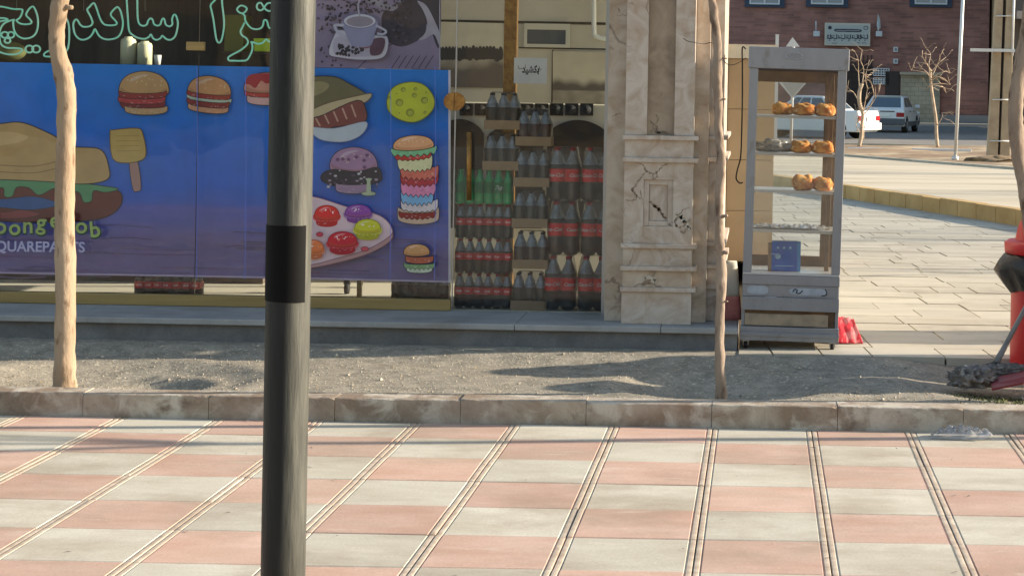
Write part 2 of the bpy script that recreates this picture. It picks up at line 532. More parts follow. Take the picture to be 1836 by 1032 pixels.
def grime(m, col, scale, lo, hi, amt, stretch=(1, 1, 1)):
    n, l = m.node_tree.nodes, m.node_tree.links
    b = n['Principled BSDF']; src = b.inputs['Base Color'].links[0].from_socket
    tc = n.new('ShaderNodeTexCoord'); mp = n.new('ShaderNodeMapping'); mp.inputs['Scale'].default_value = stretch; l.new(tc.outputs['Object'], mp.inputs[0])
    t = n.new('ShaderNodeTexNoise'); t.inputs['Scale'].default_value = scale; t.inputs['Detail'].default_value = 12; t.inputs['Roughness'].default_value = 0.7; l.new(mp.outputs[0], t.inputs['Vector'])
    r = n.new('ShaderNodeMapRange'); r.inputs['From Min'].default_value = lo; r.inputs['From Max'].default_value = hi; r.inputs['To Max'].default_value = amt; l.new(t.outputs['Fac'], r.inputs[0])
    x = n.new('ShaderNodeMix'); x.data_type = 'RGBA'; l.new(r.outputs[0], x.inputs[0]); l.new(src, x.inputs[6]); x.inputs[7].default_value = col
    l.new(x.outputs[2], b.inputs['Base Color'])
for k_ in ('tile_cream', 'tile_pink', 'tile_edge'):
    grime(M[k_], S(150, 132, 112), 0.9, 0.50, 0.72, 0.75)
    grime(M[k_], S(118, 100, 84), 16.0, 0.66, 0.74, 0.55)
    grime(M[k_], S(216, 206, 188), 5.0, 0.58, 0.75, 0.5, (0.5, 1.5, 1))
for k_ in ('slab', 'kerb', 'tread', 'riser'):
    grime(M[k_], S(120, 106, 90), 2.2, 0.52, 0.72, 0.5)
grime(M['kerb'], S(92, 78, 66), 7.0, 0.58, 0.68, 0.6)
M['tape'] = mat('matt black tape', S(8,8,9), rough=0.75, spec=0.15)
M['red'] = mat('red moulded plastic', S(200,34,38), rough=0.45, color2=S(184,30,34), scale=4)
M['bag_black'] = mat('black bin bag', S(40,38,38), rough=0.35, bump=0.8, bscale=12)
M['steel'] = mat('brushed steel', S(150,152,156), rough=0.42, metal=0.5, color2=S(142,144,148), scale=3, stretch=(3,3,1.5), color3=S(128,124,120), scale3=5, lo3=0.58, hi3=0.75)
M['steel_brown'] = mat('greasy brown steel', S(126,100,74), rough=0.5, metal=0.3, color2=S(92,72,54), scale=9)
M['tray'] = mat('dented tray metal', S(196,196,194), rough=0.3, metal=0.4, bump=0.5, bscale=25)
M['rubber'] = mat('black rubber', S(34,33,33), rough=0.8)
M['crust'] = mat('baked crust', S(222,164,92), rough=0.85, spec=0.15, color2=S(186,112,54), scale=16, lo=0.42, hi=0.58, color3=S(240,208,150), scale3=26, lo3=0.56, hi3=0.68, bump=0.5, bscale=60)
M['blue'] = mat('blue carton print', S(20,104,196), rough=0.4, color2=S(34,80,168), scale=8)
M['blue_lt'] = mat('light blue carton side', S(60,140,200), rough=0.4)
M['clearbag'] = mat_glass('clear plastic bag', tint=(0.93,0.93,0.94,1), refl=2.5, haze=0.28, hazecol=S(215,212,208), rough=0.12, bump=1.0, bscale=25)
M['redcloth'] = mat('red woven cloth', S(196,44,54), rough=0.9, color2=S(214,126,122), scale=26, lo=0.5, hi=0.6, bump=0.4, bscale=80, stretch=(1,0.3,0.12))
M['sackwhite'] = mat('white woven sack', S(214,206,190), rough=0.8)
M['sackred'] = mat('pale red print on sack', S(214,140,128), rough=0.8, color2=S(190,104,96), scale=10)  # red lightened in place of sunlight on the sack
M['greyrag'] = mat('grey rag', S(140,134,128), rough=0.95, color2=S(86,80,78), scale=20, color3=S(170,160,150), scale3=26, lo3=0.58, hi3=0.66, bump=0.6, bscale=50)
M['maroon'] = mat('maroon plastic', S(128,54,60), rough=0.5)
M['greyplast'] = mat('grey handle', S(120,118,116), rough=0.5)
M['brick'] = brick_mat('dark red brick', S(158,114,104), S(126,90,86), S(144,118,110), bw=0.6, bh=0.12, ms=0.012)
M['plinth'] = mat('grey plinth stone', S(130,132,136), rough=0.8)
M['blueframe'] = mat('dark blue surround', S(60,72,92), rough=0.7)
M['white_frame'] = mat('white window frame', S(200,206,212), rough=0.5)
M['winglass'] = mat('window glass seen by day', S(110,130,150), rough=0.08, spec=0.8)
M['gate'] = brick_mat('pale ribbed shutter', S(166,162,148), S(156,152,138), S(136,132,120), bw=0.35, bh=0.2, ms=0.012)
M['darkmetal'] = mat('dark iron', S(58,50,50), rough=0.6)
M['asphalt'] = mat('asphalt', S(138,132,124), rough=0.9, color2=S(120,115,108), scale=0.8, speck=0.1)
M['ground'] = mat('far ground', S(150,140,122), rough=0.95, color2=S(130,120,104), scale=0.3)
M['yellowstone'] = mat('yellow kerb stone', S(196,164,110), rough=0.8, color2=S(176,142,90), scale=2.5, island=0.1, bump=0.2, bscale=30)
M['platform'] = mat('pale paved terrace', S(206,192,166), rough=0.8, color2=S(176,162,138), scale=0.9, lo=0.42, hi=0.62, stretch=(0.25,1.4,1))  # darker streaks imitate branch shadows in the colour
M['concrete'] = mat('pole concrete', S(176,158,132), rough=0.85, color2=S(152,134,110), scale=3, bump=0.2, bscale=20)
M['tanwall'] = mat('tan stone cladding', S(160,138,108), rough=0.75, color2=S(148,126,98), scale=1.5)
M['greybuild'] = mat('grey render', S(128,130,130), rough=0.85, color2=S(112,114,116), scale=0.4)
M['carwhite'] = mat('white car paint', S(214,216,216), rough=0.25, spec=0.6)
M['carglass'] = mat('car glass', S(72,86,96), rough=0.08, spec=0.8)
M['cargrey'] = mat('grey car plastic', S(86,88,92), rough=0.6)
M['taillight'] = mat('red tail light', S(150,30,34), rough=0.25)
M['chrome'] = mat('hub metal', S(160,160,160), rough=0.35, metal=0.6)
M['dry'] = mat('dry leaf litter', S(150,126,88), rough=0.9, island=0.35)
M['weed'] = mat('green weeds', S(92,96,56), rough=0.9, island=0.4)
M['galv'] = mat('galvanised post', S(206,206,204), rough=0.4, metal=0.2)
M['signface'] = mat('pale sign panel', S(176,184,182), rough=0.5)
M['lime'] = mat('lime carton', S(196,226,60), rough=0.5)
M['olive'] = mat('olive carton', S(120,120,60), rough=0.7)
M['cream_can'] = mat('cream enamelled can', S(226,222,186), rough=0.35)
M['ovalgrey'] = mat('raised metal badge', S(166,168,172), rough=0.35, metal=0.4)

grime(M['steel'], S(110, 100, 90), 9.0, 0.58, 0.72, 0.5)
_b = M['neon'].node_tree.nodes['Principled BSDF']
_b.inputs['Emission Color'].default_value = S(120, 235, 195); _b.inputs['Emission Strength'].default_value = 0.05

# ------------------------------------------------------------------ ground, road, pavements
def sheet(name, x0, x1, y0, y1, z, m, n=1):
    mb = MB(); mb.add([(x0,y0,z),(x1,y0,z),(x1,y1,z),(x0,y1,z)], [(0,1,2,3)])
    return structure(mb.build(name, m))
sheet('ground', -500, 500, -500, 900, -0.06, M['ground'])
sheet('road', -200, 200, 46.9, 79.6, 0.0, M['asphalt'])
far_kerb = MB().box(-200, 200, 79.6, 79.85, -0.05, 0.14)
structure(far_kerb.build('far_kerb', M['plinth']))
sheet('far_pavement', -200, 200, 79.85, 87.9, 0.15, M['slab'])

# tiled pavement: square tiles with two ribs along each side joint
TW, TL, TY1 = 0.475, 0.480, 9.023
def tile_profile(w):
    g = 0.0035
    return [(0.0018,-0.012),(0.0026,-0.0010),(0.005,0.0),(0.0125,0.0004),(0.0205,0.0),(0.0225,-0.0008),(0.0245,-g),(0.0285,-g),(0.0305,0.0),
            (w-0.0305,0.0),(w-0.0285,-g),(w-0.0245,-g),(w-0.0225,-0.0008),(w-0.0205,0.0),(w-0.0125,0.0004),(w-0.005,0.0),(w-0.0026,-0.0010),(w-0.0018,-0.012)]
mb = MB()
prof = tile_profile(TW)
for i in range(-16, 14):
    for j in range(-1, 13):
        x0 = -0.207 + i * TW
        y1 = TY1 - j * TL; y0 = y1 - TL
        if j == -1: y1 = 9.415
        dz = random.uniform(-0.0016, 0.0016); tx = random.uniform(-0.002, 0.002); ty = random.uniform(-0.002, 0.002)
        vs = []
        for yy, cham in ((y0 + 0.0015, -0.003), (y0 + 0.006, 0), (y1 - 0.006, 0), (y1 - 0.0015, -0.003)):
            for px, pz in prof:
                vs.append((x0 + px, yy, pz + cham + dz + tx * (px - TW/2) + ty * (yy - y0)))
        n = len(prof)
        pink = (i + j) % 2 == 0
        for a in range(3):
            for k in range(n - 1):
                rib = (1 <= k <= 4) or (n - 6 <= k <= n - 3)
                mb.cur = 2 if rib else (1 if pink else 0)
                b = len(mb.v)
                mb.f.append([b + a*n + k, b + a*n + k + 1, b + (a+1)*n + k + 1, b + (a+1)*n + k])
                mb.mi.append(mb.cur); mb.c.append(None); mb.sm.append(False)
        mb.v += vs
structure(mb.build('tiled_pavement', [M['tile_cream'], M['tile_pink'], M['tile_edge']]))
sheet('pavement_bed', -9, 8, 2.6, 9.42, -0.010, M['joint'])
sheet('near_pavement', -60, 60, -30, 2.6, -0.012, M['tile_cream'])

# kerb stones
mb = MB()
xs = [-9.925 + 0.607 * k for k in range(29)]
for k, x in enumerate(xs[:-1]):
    x1 = xs[k+1]; dz = random.uniform(-0.003, 0.003); dy = random.uniform(-0.003, 0.003)
    nseg = 26
    base = len(mb.v); vs = []
    for q in range(nseg + 1):
        t = q / nseg; xx = x + 0.0012 + (x1 - x - 0.0024) * t
        ch = 0.004 + 0.006 * noise.noise(Vector((xx * 14, 0, 0))) + 0.012 * max(0, noise.noise(Vector((xx * 5, 3, 0))) - 0.25)
        if q in (0, nseg): ch += random.uniform(0.003, 0.010)
        ch = max(ch, 0.002)
        top = 0.113 + dz
        for (yy, zz) in ((9.42 + dy, -0.03), (9.42 + dy, top - ch), (9.42 + dy + ch, top), (9.58, top), (9.58, -0.03)):
            vs.append((xx, yy, zz))
    fs = []
    for q in range(nseg):
        for w in range(4):
            fs.append((q*5+w, (q+1)*5+w, (q+1)*5+w+1, q*5+w+1))
    fs.append((0,1,2,3,4)); fs.append(tuple(nseg*5 + w for w in (4,3,2,1,0)))
    mb.add(vs, fs)
structure(mb.build('kerb', M['kerb']))
sheet('kerb_bed', -10, 8, 9.425, 9.575, 0.09, M['joint'])

# dirt strip with tree pits
def dirt_h(x, y):
    h = 0.100 + 0.008 * noise.noise(Vector((x * 1.3, y * 2.6, 0))) + 0.005 * noise.noise(Vector((x * 6, y * 7, 2))) + 0.003 * noise.noise(Vector((x * 22, y * 22, 5)))
    for (cx, cy, r, d) in ((-3.30, 10.0, 0.66, 0.085), (-0.18, 10.05, 0.5, 0.07), (1.75, 10.35, 0.85, 0.07)):
        q = math.hypot((x - cx) * 0.85, (y - cy) * 1.1) / r
        if q < 1.4: h -= d * max(0, 1 - q * q) - 0.009 * math.exp(-((q - 1.08) / 0.16) ** 2)
    q = math.hypot((x + 3.10) / 0.27, (y - 10.03) / 0.24 + (x + 3.1) * 0.6)
    if q < 1: h -= 0.075 * min(1, (1 - q) / 0.3)
    if 1 <= q < 1.5 and x > -3.2: h += 0.014 * math.sin((q - 1) / 0.5 * math.pi)
    if y > 10.7 and x < 1.0:
        w = min(1, (y - 10.7) / 0.2) * min(1, (1.0 - x) / 0.25); h = h * (1 - w) + (0.143 + 0.006 * noise.noise(Vector((x * 9, y * 9, 4)))) * w
    e = min(1, (y - 9.58) / 0.12)
    h = 0.104 * (1 - e) + h * e
    return h
mb = MB(); mb.smooth = True
nx, ny = 420, 66
X0, X1, Y0, Y1 = -9.5, 7.5, 9.575, 11.13
vs = [(X0 + (X1-X0)*i/nx, Y0 + (Y1-Y0)*j/ny, dirt_h(X0 + (X1-X0)*i/nx, Y0 + (Y1-Y0)*j/ny)) for j in range(ny+1) for i in range(nx+1)]
fs = [(j*(nx+1)+i, j*(nx+1)+i+1, (j+1)*(nx+1)+i+1, (j+1)*(nx+1)+i) for j in range(ny) for i in range(nx)]
mb.add(vs, fs)
structure(mb.build('dirt_strip', M['dirt']))
mb = MB()
for k in range(4200):
    x = random.uniform(-4.2, 1.7); y = random.uniform(9.6, 10.95)
    r = random.choice((0.002, 0.003, 0.003, 0.004, 0.0055)) * random.uniform(0.7, 1.2)
    if random.random() < 0.01: r = random.uniform(0.008, 0.014)
    c = Vector((x, y, dirt_h(x, y) + r * 0.3))
    vs = [c + Vector((sx * r * random.uniform(.7,1.3), sy * r * random.uniform(.7,1.3), sz * r * random.uniform(.5,1))) for sx, sy, sz in ((1,0,0),(-1,0,0),(0,1,0),(0,-1,0),(0,0,1),(0,0,-1))]
    mb.add(vs, [(0,2,4),(2,1,4),(1,3,4),(3,0,4),(2,0,5),(1,2,5),(3,1,5),(0,3,5)])
g = mb.build('gravel', M['pebble']); tag(g, 'loose pale gravel scattered over the dirt strip', 'gravel', kind='stuff')

# stone edging strip in front of the shop step
mb = MB()
x = -9.5
while x < -0.12:
    w = random.uniform(0.5, 0.9); x1 = min(x + w, -0.115)
    if x1 - x > 0.05: mb.box(x + 0.003, x1 - 0.003, 11.01 + random.uniform(-0.02, 0.012), 11.125, 0.06, 0.132 + random.uniform(-0.003, 0.004))
    x = x1
structure(bevel(mb.build('edging_strip', M['slab']), 0.004))

# plaza of cut slabs (rows along X, joints slightly skewed)
def kx(Y):            # X of the terrace kerb line at depth Y
    return 2.86 - (Y - 21.8) * 1.74 / 4.8
mb = MB()
Y = 10.93; rowh = 0.395
while Y < 46:
    y1 = Y + rowh * random.uniform(0.92, 1.06)
    x = -0.108 + random.uniform(-0.5, 0) if Y < 17 else -8 + random.uniform(-0.5, 0)
    xmax = min(9.0, kx(Y) + 0.15)
    if Y < 17: xstart = -0.108
    else: xstart = -8
    while x < xmax:
        w = random.choice((0.28, 0.4, 0.5, 0.62, 0.62, 0.8)) * random.uniform(0.95, 1.05)
        a, b = max(x, xstart), min(x + w, xmax)
        if b - a > 0.03:
            sk = -0.085
            dz = random.uniform(-0.0025, 0.0025)
            g = 0.0055
            def q(xx, yy, zz):
                s_ = sk * (yy - Y) if xx > xstart + 0.01 else 0
                return (xx + s_, yy, zz)
            vs = [q(a+g,Y+g,0.09), q(b-g,Y+g,0.09), q(b-g,y1-g,0.09), q(a+g,y1-g,0.09), q(a+g,Y+g,0.15+dz), q(b-g,Y+g,0.15+dz), q(b-g,y1-g,0.15+dz), q(a+g,y1-g,0.15+dz)]
            mb.add(vs, [(4,5,6,7),(0,1,5,4),(1,2,6,5),(2,3,7,6),(3,0,4,7)])
        x += w
    Y = y1
structure(mb.build('plaza_paving', M['slab']))
mb = MB(); mb.add([(-0.105,10.94,0.138),(9,10.94,0.138),(9,46,0.138),(-0.105,46,0.138)], [(0,1,2,3)])
mb.add([(-8,17.3,0.138),(-0.105,17.3,0.138),(-0.105,46,0.138),(-8,46,0.138)], [(0,1,2,3)])
structure(mb.build('plaza_bed', M['slab_joint']))
sheet('side_ground', 9, 60, 9.4, 46.8, 0.05, M['ground'])

# raised terrace with yellow kerb blocks
d = Vector((-1.74, 4.8, 0)).normalized(); nrm = Vector((d.y, -d.x, 0))
mb = MB()
p = Vector((2.86, 21.8, 0)) - d * 14
for k in range(62):
    a = p + d * (0.5 * k + 0.004); b = p + d * (0.5 * (k + 1) - 0.004)
    h = 0.332 + random.uniform(-0.006, 0.006)
    pts = [a, b, b + nrm * 0.16, a + nrm * 0.16]
    mb.prism([q + Vector((0, 0, 0.05)) for q in pts], (0, 0, h - 0.05))
structure(bevel(mb.build('terrace_kerb', M['yellowstone']), 0.008))
a = p + nrm * 0.16; b = a + d * 31
e1 = Vector((1.60, 37.8, 0)); e2 = Vector((4.1, 33.2, 0)); ed = (e2 - e1).normalized()
mb = MB()
far_l = e1 - ed * 8; far_r = e1 + ed * 26
mb.add([(a.x, a.y, 0.328), (30, a.y, 0.328), (30, 14, 0.328), (far_r.x, far_r.y, 0.328), (far_l.x, far_l.y, 0.328), (b.x, b.y, 0.328)], [])
pts = [Vector((a.x, a.y, .328)), Vector((far_r.x, a.y, .328)), Vector((far_r.x, far_r.y, .328)), Vector((far_l.x, far_l.y, .328)), Vector((a.x + d.x * (far_l.y - a.y) / d.y, far_l.y, .328))]
mb = MB(); mb.poly(pts)
structure(mb.build('terrace', M['platform']))
mb = MB()
for k in range(60):
    q0 = far_l + ed * (0.55 * k); q1 = far_l + ed * (0.55 * k + 0.54)
    nn = Vector((-ed.y, ed.x, 0))
    mb.prism([Vector((v.x, v.y, 0.2)) for v in (q0, q1, q1 + nn * 0.15, q0 + nn * 0.15)], (0, 0, 0.165))
structure(mb.build('terrace_far_kerb', M['slab']))
mb = MB(); mb.smooth = True
nx, ny = 90, 40
def vh(x, y): return 0.30 + 0.05 * noise.noise(Vector((x * 0.6, y * 0.4, 3))) + 0.02 * noise.noise(Vector((x * 2.5, y * 1.5, 9)))
vs = []
for j in range(ny + 1):
    for i in range(nx + 1):
        x = -12 + 40 * i / nx
        yb = e1.y + (x - e1.x) * ed.y / ed.x + 0.12
        yb = min(max(yb, 14), 46)
        y = yb + (46.85 - yb) * j / ny
        vs.append((x, y, vh(x, y)))
mb.add(vs, [(j*(nx+1)+i, j*(nx+1)+i+1, (j+1)*(nx+1)+i+1, (j+1)*(nx+1)+i) for j in range(ny) for i in range(nx)])
structure(mb.build('dirt_verge', mat('tan verge dirt', S(160,134,104), rough=0.95, color2=S(130,106,82), scale=1.5, speck=0.2, color3=S(186,164,132), scale3=0.7, lo3=0.5, hi3=0.6)))
structure(MB().box(-12, 28, 46.85, 47.0, 0.0, 0.33).build('verge_kerb', M['slab']))

# ------------------------------------------------------------------ the shop building
B = thing('shop_building', 'corner shop with beige marble pilaster, glass front and grey stone step', 'building', (-2.5, 11.2, 0.13))
FL = 0.275
# step
mb = MB().box(-9.5, -0.115, 11.125, 11.9, 0.05, 0.2385)
mb.build('step_riser', M['riser'], B)
mb = MB()
x = -9.5
for x1 in (-8.1, -6.6, -5.1, -3.9, -2.62, -1.38, -0.55, -0.112):
    mb.box(x + 0.001, x1 - 0.001, 11.085, 11.72, 0.240, FL); x = x1
bevel(mb.build('step_tread', M['tread'], B), 0.006)
# walls
WX0, WX1 = -0.892, -0.303
wall = MB()
wall.box(WX0, WX1, 11.33, 11.68, FL + 0.001, 7.0)
wall.box(-0.60, WX1, 11.68, 12.62, FL - 0.2, 7.0)            # side wall with a wide window
wall.box(-0.60, WX1, 16.6, 17.3, FL - 0.2, 7.0)
wall.box(-0.60, WX1, 12.62, 16.6, FL - 0.2, 0.34)
wall.box(-0.60, WX1, 12.62, 16.6, 3.3, 7.0)
wall.box(-9.5, WX0, 11.36, 11.68, 4.255, 7.0)                 # above the glazing
wall.build('wall', M['marble'], B)
bz = [1.345, 1.217, 0.724, 0.596, 0.475]
PXL, PXR, PYF = -0.780, -0.386, 11.205
pil = B_pil = None
def pilaster(name, x0, x1, yf, yb, recess=True):
    mb = MB()
    mb.cur = 0
    if recess:
        w = x1 - x0
        a, b = x0 + w * 0.315, x1 - w * 0.285
        mb.box(x0, a, yf, yb, bz[0] + 0.014, 7.0); mb.box(b, x1, yf, yb, bz[0] + 0.014, 7.0)
        mb.cur = 1; mb.box(a + 0.0005, b - 0.0005, yf + 0.035, yb, bz[0] + 0.014, 7.0)
        mb.cur = 0
        mb.box(x0, x1, yf, yb, bz[1] + 0.013, bz[0] - 0.013)
        # block with the sunk panel
        z0, z1 = bz[2] + 0.013, bz[1] - 0.013
        pa, pb, pz0, pz1 = P(1153,400,11.2).x, P(1206,400,11.2).x, P(1180,406,11.2).z, P(1180,322,11.2).z
        mb.box(x0, pa, yf, yb, z0, z1); mb.box(pb, x1, yf, yb, z0, z1)
        mb.box(pa + .0005, pb - .0005, yf, yb, z0, pz0); mb.box(pa + .0005, pb - .0005, yf, yb, pz1, z1)
        e = 0.03
        mb.box(pa + .001, pa + e, yf + 0.014, yb, pz0 + .001, pz1 - .001); mb.box(pb - e, pb - .001, yf + 0.014, yb, pz0 + .001, pz1 - .001)
        mb.box(pa + e + .001, pb - e - .001, yf + 0.014, yb, pz0 + .001, pz0 + e); mb.box(pa + e + .001, pb - e - .001, yf + 0.014, yb, pz1 - e, pz1 - .001)
        mb.box(pa + e + .002, pb - e - .002, yf + 0.032, yb, pz0 + e + .001, pz1 - e - .001)
    else:
        mb.box(x0, x1, yf, yb, bz[0] + 0.014, 7.0)
        mb.box(x0, x1, yf, yb, bz[1] + 0.013, bz[0] - 0.013)
        mb.box(x0, x1, yf, yb, bz[2] + 0.013, bz[1] - 0.013)
    mb.box(x0, x1, yf, yb, bz[3] + 0.013, bz[2] - 0.013)
    mb.cur = 2 if recess else 0
    mb.box(x0, x1, yf, yb, bz[4] + 0.013, bz[3] - 0.013)
    mb.cur = 0
    mb.box(x0 - 0.004, x1 + 0.002, yf - 0.004, yb, FL + 0.002, bz[4] - 0.013)
    o = mb.build(name, [M['marble_lt'], M['marble_dk'], M['marble']], B)
    for z in bz:
        k = MB().box(x0 - 0.012, x1 + 0.028, yf - 0.028, yb - 0.01, z - 0.0128, z + 0.0128)
        bevel(k.build('moulding', M['marble_lt'], o), 0.003)
    return o
pil = pilaster('pilaster', PXL, PXR, PYF, 11.329)
pilaster('pilaster', -0.3025, -0.222, 11.42, 12.6, recess=False)
# cracks and chipped veins in the pilaster
def stroke2d(mb, pts, w, Y, closed=False, smooth=True, n=5, wv=0.0, taper=False):
    pp = [Vector((a, b, 0)) for a, b in pts]
    if smooth: pp = catmull(pp, closed, n + (5 if wv else 0))
    if wv: pp = [p + Vector((noise.noise(p * 0.45) * 3.2 + noise.noise(p * 1.3) * 1.4, noise.noise(p * 0.45 + Vector((9, 2, 5))) * 3.2 + noise.noise(p * 1.3 + Vector((4, 4, 4))) * 1.4, 0)) for p in pp]
    if closed: pp = pp + [pp[0]]
    L = []; Rr = []
    N = len(pp)
    for i, p in enumerate(pp):
        t = (pp[min(i+1, N-1)] - pp[max(i-1, 0)])
        if t.length < 1e-6: t = Vector((1, 0, 0))
        t.normalize(); nn = Vector((-t.y, t.x, 0))
        ww = w * (1 + wv * noise.noise(p * 0.35)) * 0.5
        if taper: ww *= max(0.1, math.sin(math.pi * i / (N - 1))) ** 0.5
        a = p + nn * ww; b = p - nn * ww
        L.append(P(a.x, a.y, Y)); Rr.append(P(b.x, b.y, Y))
    vs = L + Rr
    mb.add(vs, [(i, i + 1, N + i + 1, N + i) for i in range(N - 1)])
mb = MB()
for pts, w in (([(1140,291),(1152,296),(1160,306),(1172,312),(1182,304),(1192,296),(1200,291)], 3.5),
               ([(1160,306),(1150,318),(1140,332),(1134,342),(1142,352),(1136,358),(1122,360)], 4),
               ([(1141,350),(1150,357),(1148,340),(1152,366)], 2.2),
               ([(1172,312),(1170,320),(1178,318),(1176,306)], 3),
               ([(1238,372),(1226,376),(1214,390),(1210,402),(1220,406),(1232,398),(1238,392)], 4),
               ([(1220,410),(1226,418),(1230,412),(1236,408)], 3.5),
               ([(1205,404),(1198,402),(1206,398)], 3),
               ([(1122,372),(1119,380),(1121,388)], 1.5)):
    mb = MB(); stroke2d(mb, pts, w * 0.6, PYF - 0.0015, wv=2.2, taper=True); mb.build('crack', M['crack'], pil)
for pts, w in (([(1165,361),(1172,368),(1180,374),(1186,382),(1194,394)], 7),
               ([(1176,372),(1184,376),(1190,390)], 4)):
    mb = MB(); stroke2d(mb, pts, w * 0.7, PYF + 0.0305, wv=1.8, taper=True); mb.build('crack', M['crack'], pil)
for pts, w in (([(1172,231),(1180,238),(1190,236),(1198,240)], 8), ([(1176,205),(1180,214),(1176,226),(1184,232)], 3),
               ([(1180,178),(1186,170),(1190,166)], 2), ([(1166,215),(1172,226),(1168,238)], 3)):
    mb = MB(); stroke2d(mb, pts, w * 0.7, PYF + 0.033, wv=1.8, taper=True); mb.build('crack', M['crack'], pil)
for pts, w, yy, nm_, mm_ in (([(1108,14),(1111,22)], 1.6, 11.3285, 'pencil_mark', 'crack'), ([(1104,27),(1114,28),(1124,27),(1124,20)], 1.0, 11.3285, 'pencil_mark', 'crack'),
        ([(1096,210),(1104,206),(1112,202)], 1.5, 11.3285, 'crack', 'crack'), ([(1150,512),(1160,507),(1174,511),(1186,514)], 3, PYF - 0.0015, 'crack', 'crack'),
        ([(1146,502),(1160,497),(1176,502),(1164,507)], 6, PYF - 0.0013, 'chip', 'whitechip'), ([(1212,384),(1222,390),(1230,402),(1238,410)], 9, PYF - 0.0010, 'chip', 'whitechip')):
    mb = MB(); stroke2d(mb, pts, w, yy, wv=0.9, taper=True); mb.build(nm_, M[mm_], pil)

# glazing
GY = 11.70
def xz(x, y, Y=GY):
    p = P(x, y, Y); return p.x, p.z
jx = xz(353, 300)[0]; dx0 = xz(815, 300)[0]; dx1 = xz(1083, 300)[0]
mb = MB().box(-9.4, dx0 - 0.006, GY - 0.03, GY + 0.03, FL + 0.0015, FL + 0.068)
bevel(mb.build('window_frame', M['goldbar'], B), 0.004)
for a, b in ((-9.4, -7.2), (-7.197, jx - 0.0015), (jx + 0.0015, dx0 - 0.006)):
    MB().box(a, b, GY - 0.005, GY + 0.005, FL + 0.07, 4.25).build('window_pane', M['glass'], B)  # panes run taller out of view to let in more sky light
MB().box(jx - 0.0014, jx + 0.0014, GY - 0.0055, GY + 0.0055, FL + 0.07, 4.25).build('glass_joint', M['grout'], B)
a = xz(335, 75); b = xz(367, 91)
bevel(MB().box(a[0], b[0], GY - 0.014, GY + 0.014, b[1], a[1]).build('glass_clamp', M['goldbar'], B), 0.002)
# frameless door
D = MB().box(dx0 + 0.004, dx1 - 0.004, GY - 0.005, GY + 0.005, FL + 0.008, 4.24).build('door', M['glass'], B)
MB().box(dx0 - 0.004, dx0 + 0.003, GY - 0.007, GY + 0.007, FL + 0.002, 4.24).build('door_seal', M['alu'], D)
h0, h1 = P(841, 237, GY - 0.06), P(841, 359, GY - 0.06)
hm = MB().tube([h1, h0], 0.0155, n=14)
for z in (h0.z - 0.06, h1.z + 0.06): hm.tube([(h0.x, GY - 0.06, z), (h0.x, GY - 0.004, z)], 0.007)
hm.build('door_handle', M['gold'], D)
c = P(815, 182, GY)
dm = MB()
for sgn in (-1, 1):
    dm.prism([Vector((c.x + sgn * 0.002 + sgn * 0.062 * math.cos(t), GY - 0.014, c.z + 0.055 * math.sin(t))) for t in [math.pi * (-0.5 + k / 14) for k in range(15)]], (0, 0.028, 0))
bevel(dm.build('lock_plate', M['gold'], D), 0.002)
mb = MB().box(dx1, dx1 + 0.022, GY - 0.04, GY + 0.03, FL + 0.001, 4.25)
mb.build('door_frame', M['alu'], B)
MB().box(-0.455, -0.445, 12.62, 16.6, 0.345, 3.295).build('side_window_pane', M['glass'], B)
for yy in (13.9, 15.3): MB().box(-0.47, -0.43, yy - .02, yy + .02, 0.342, 3.298).build('side_window_bar', M['alu'], B)
# interior shell
MB().box(-9.5, -0.605, 11.75, 17.2, FL - 0.1, FL - 0.0005).build('floor', M['infloor'], B)
MB().box(-9.5, -0.605, 11.70, 17.2, 4.26, 4.32).build('ceiling', M['ceil'], B)
MB().box(-2.90, -0.61, 14.6, 14.75, FL, 4.25).build('partition', M['inwall'], B)
MB().box(-2.95, -2.905, 14.0, 17.2, FL, 4.25).build('partition', M['indark'], B)
MB().box(-9.5, -2.96, 17.0, 17.15, FL, 4.25).build('back_wall', M['indark'], B)
MB().box(-9.6, -9.5, 11.4, 17.3, 0.0, 7.0).build('end_wall', M['marble'], B)
MB().box(-9.5, -0.605, 11.72, 17.3, 4.33, 7.0).build('upper_storey', M['marble'], B)
MB().box(-9.5, -0.605, 17.16, 17.3, 0.0, 4.32).build('rear_wall', M['marble'], B)
mb = MB()
for (x0, y0, x1, y1) in ((790, 40, 1086, 40.9), (930, 87, 1086, 87.6), (820, 185, 990, 186.2), (990, 90, 990.8, 185)):
    p0 = P(x0, y0, 14.597); p1 = P(x1, y1, 14.597)
    mb.box(p0.x, p1.x, 14.596, 14.5995, min(p0.z, p1.z), max(p0.z, p1.z) + 0.001)
mb.build('tile_joint', M['grout'], B)
# gold post inside
a = P(903, 100, 12.45); b = P(925, 100, 12.45)
MB().box(a.x, b.x, 12.45, 12.53, FL + 0.001, 4.255).build('inner_post', M['gold'], B)
p0 = P(1058, 10, 14.55); p1 = P(1068, 70, 14.55)
MB().tube(catmull([P(1065, -60, 14.55), P(1065, 50, 14.55), P(1070, 66, 14.55), P(1090, 71, 14.55)]), 0.018).build('water_pipe', M['white'], B)

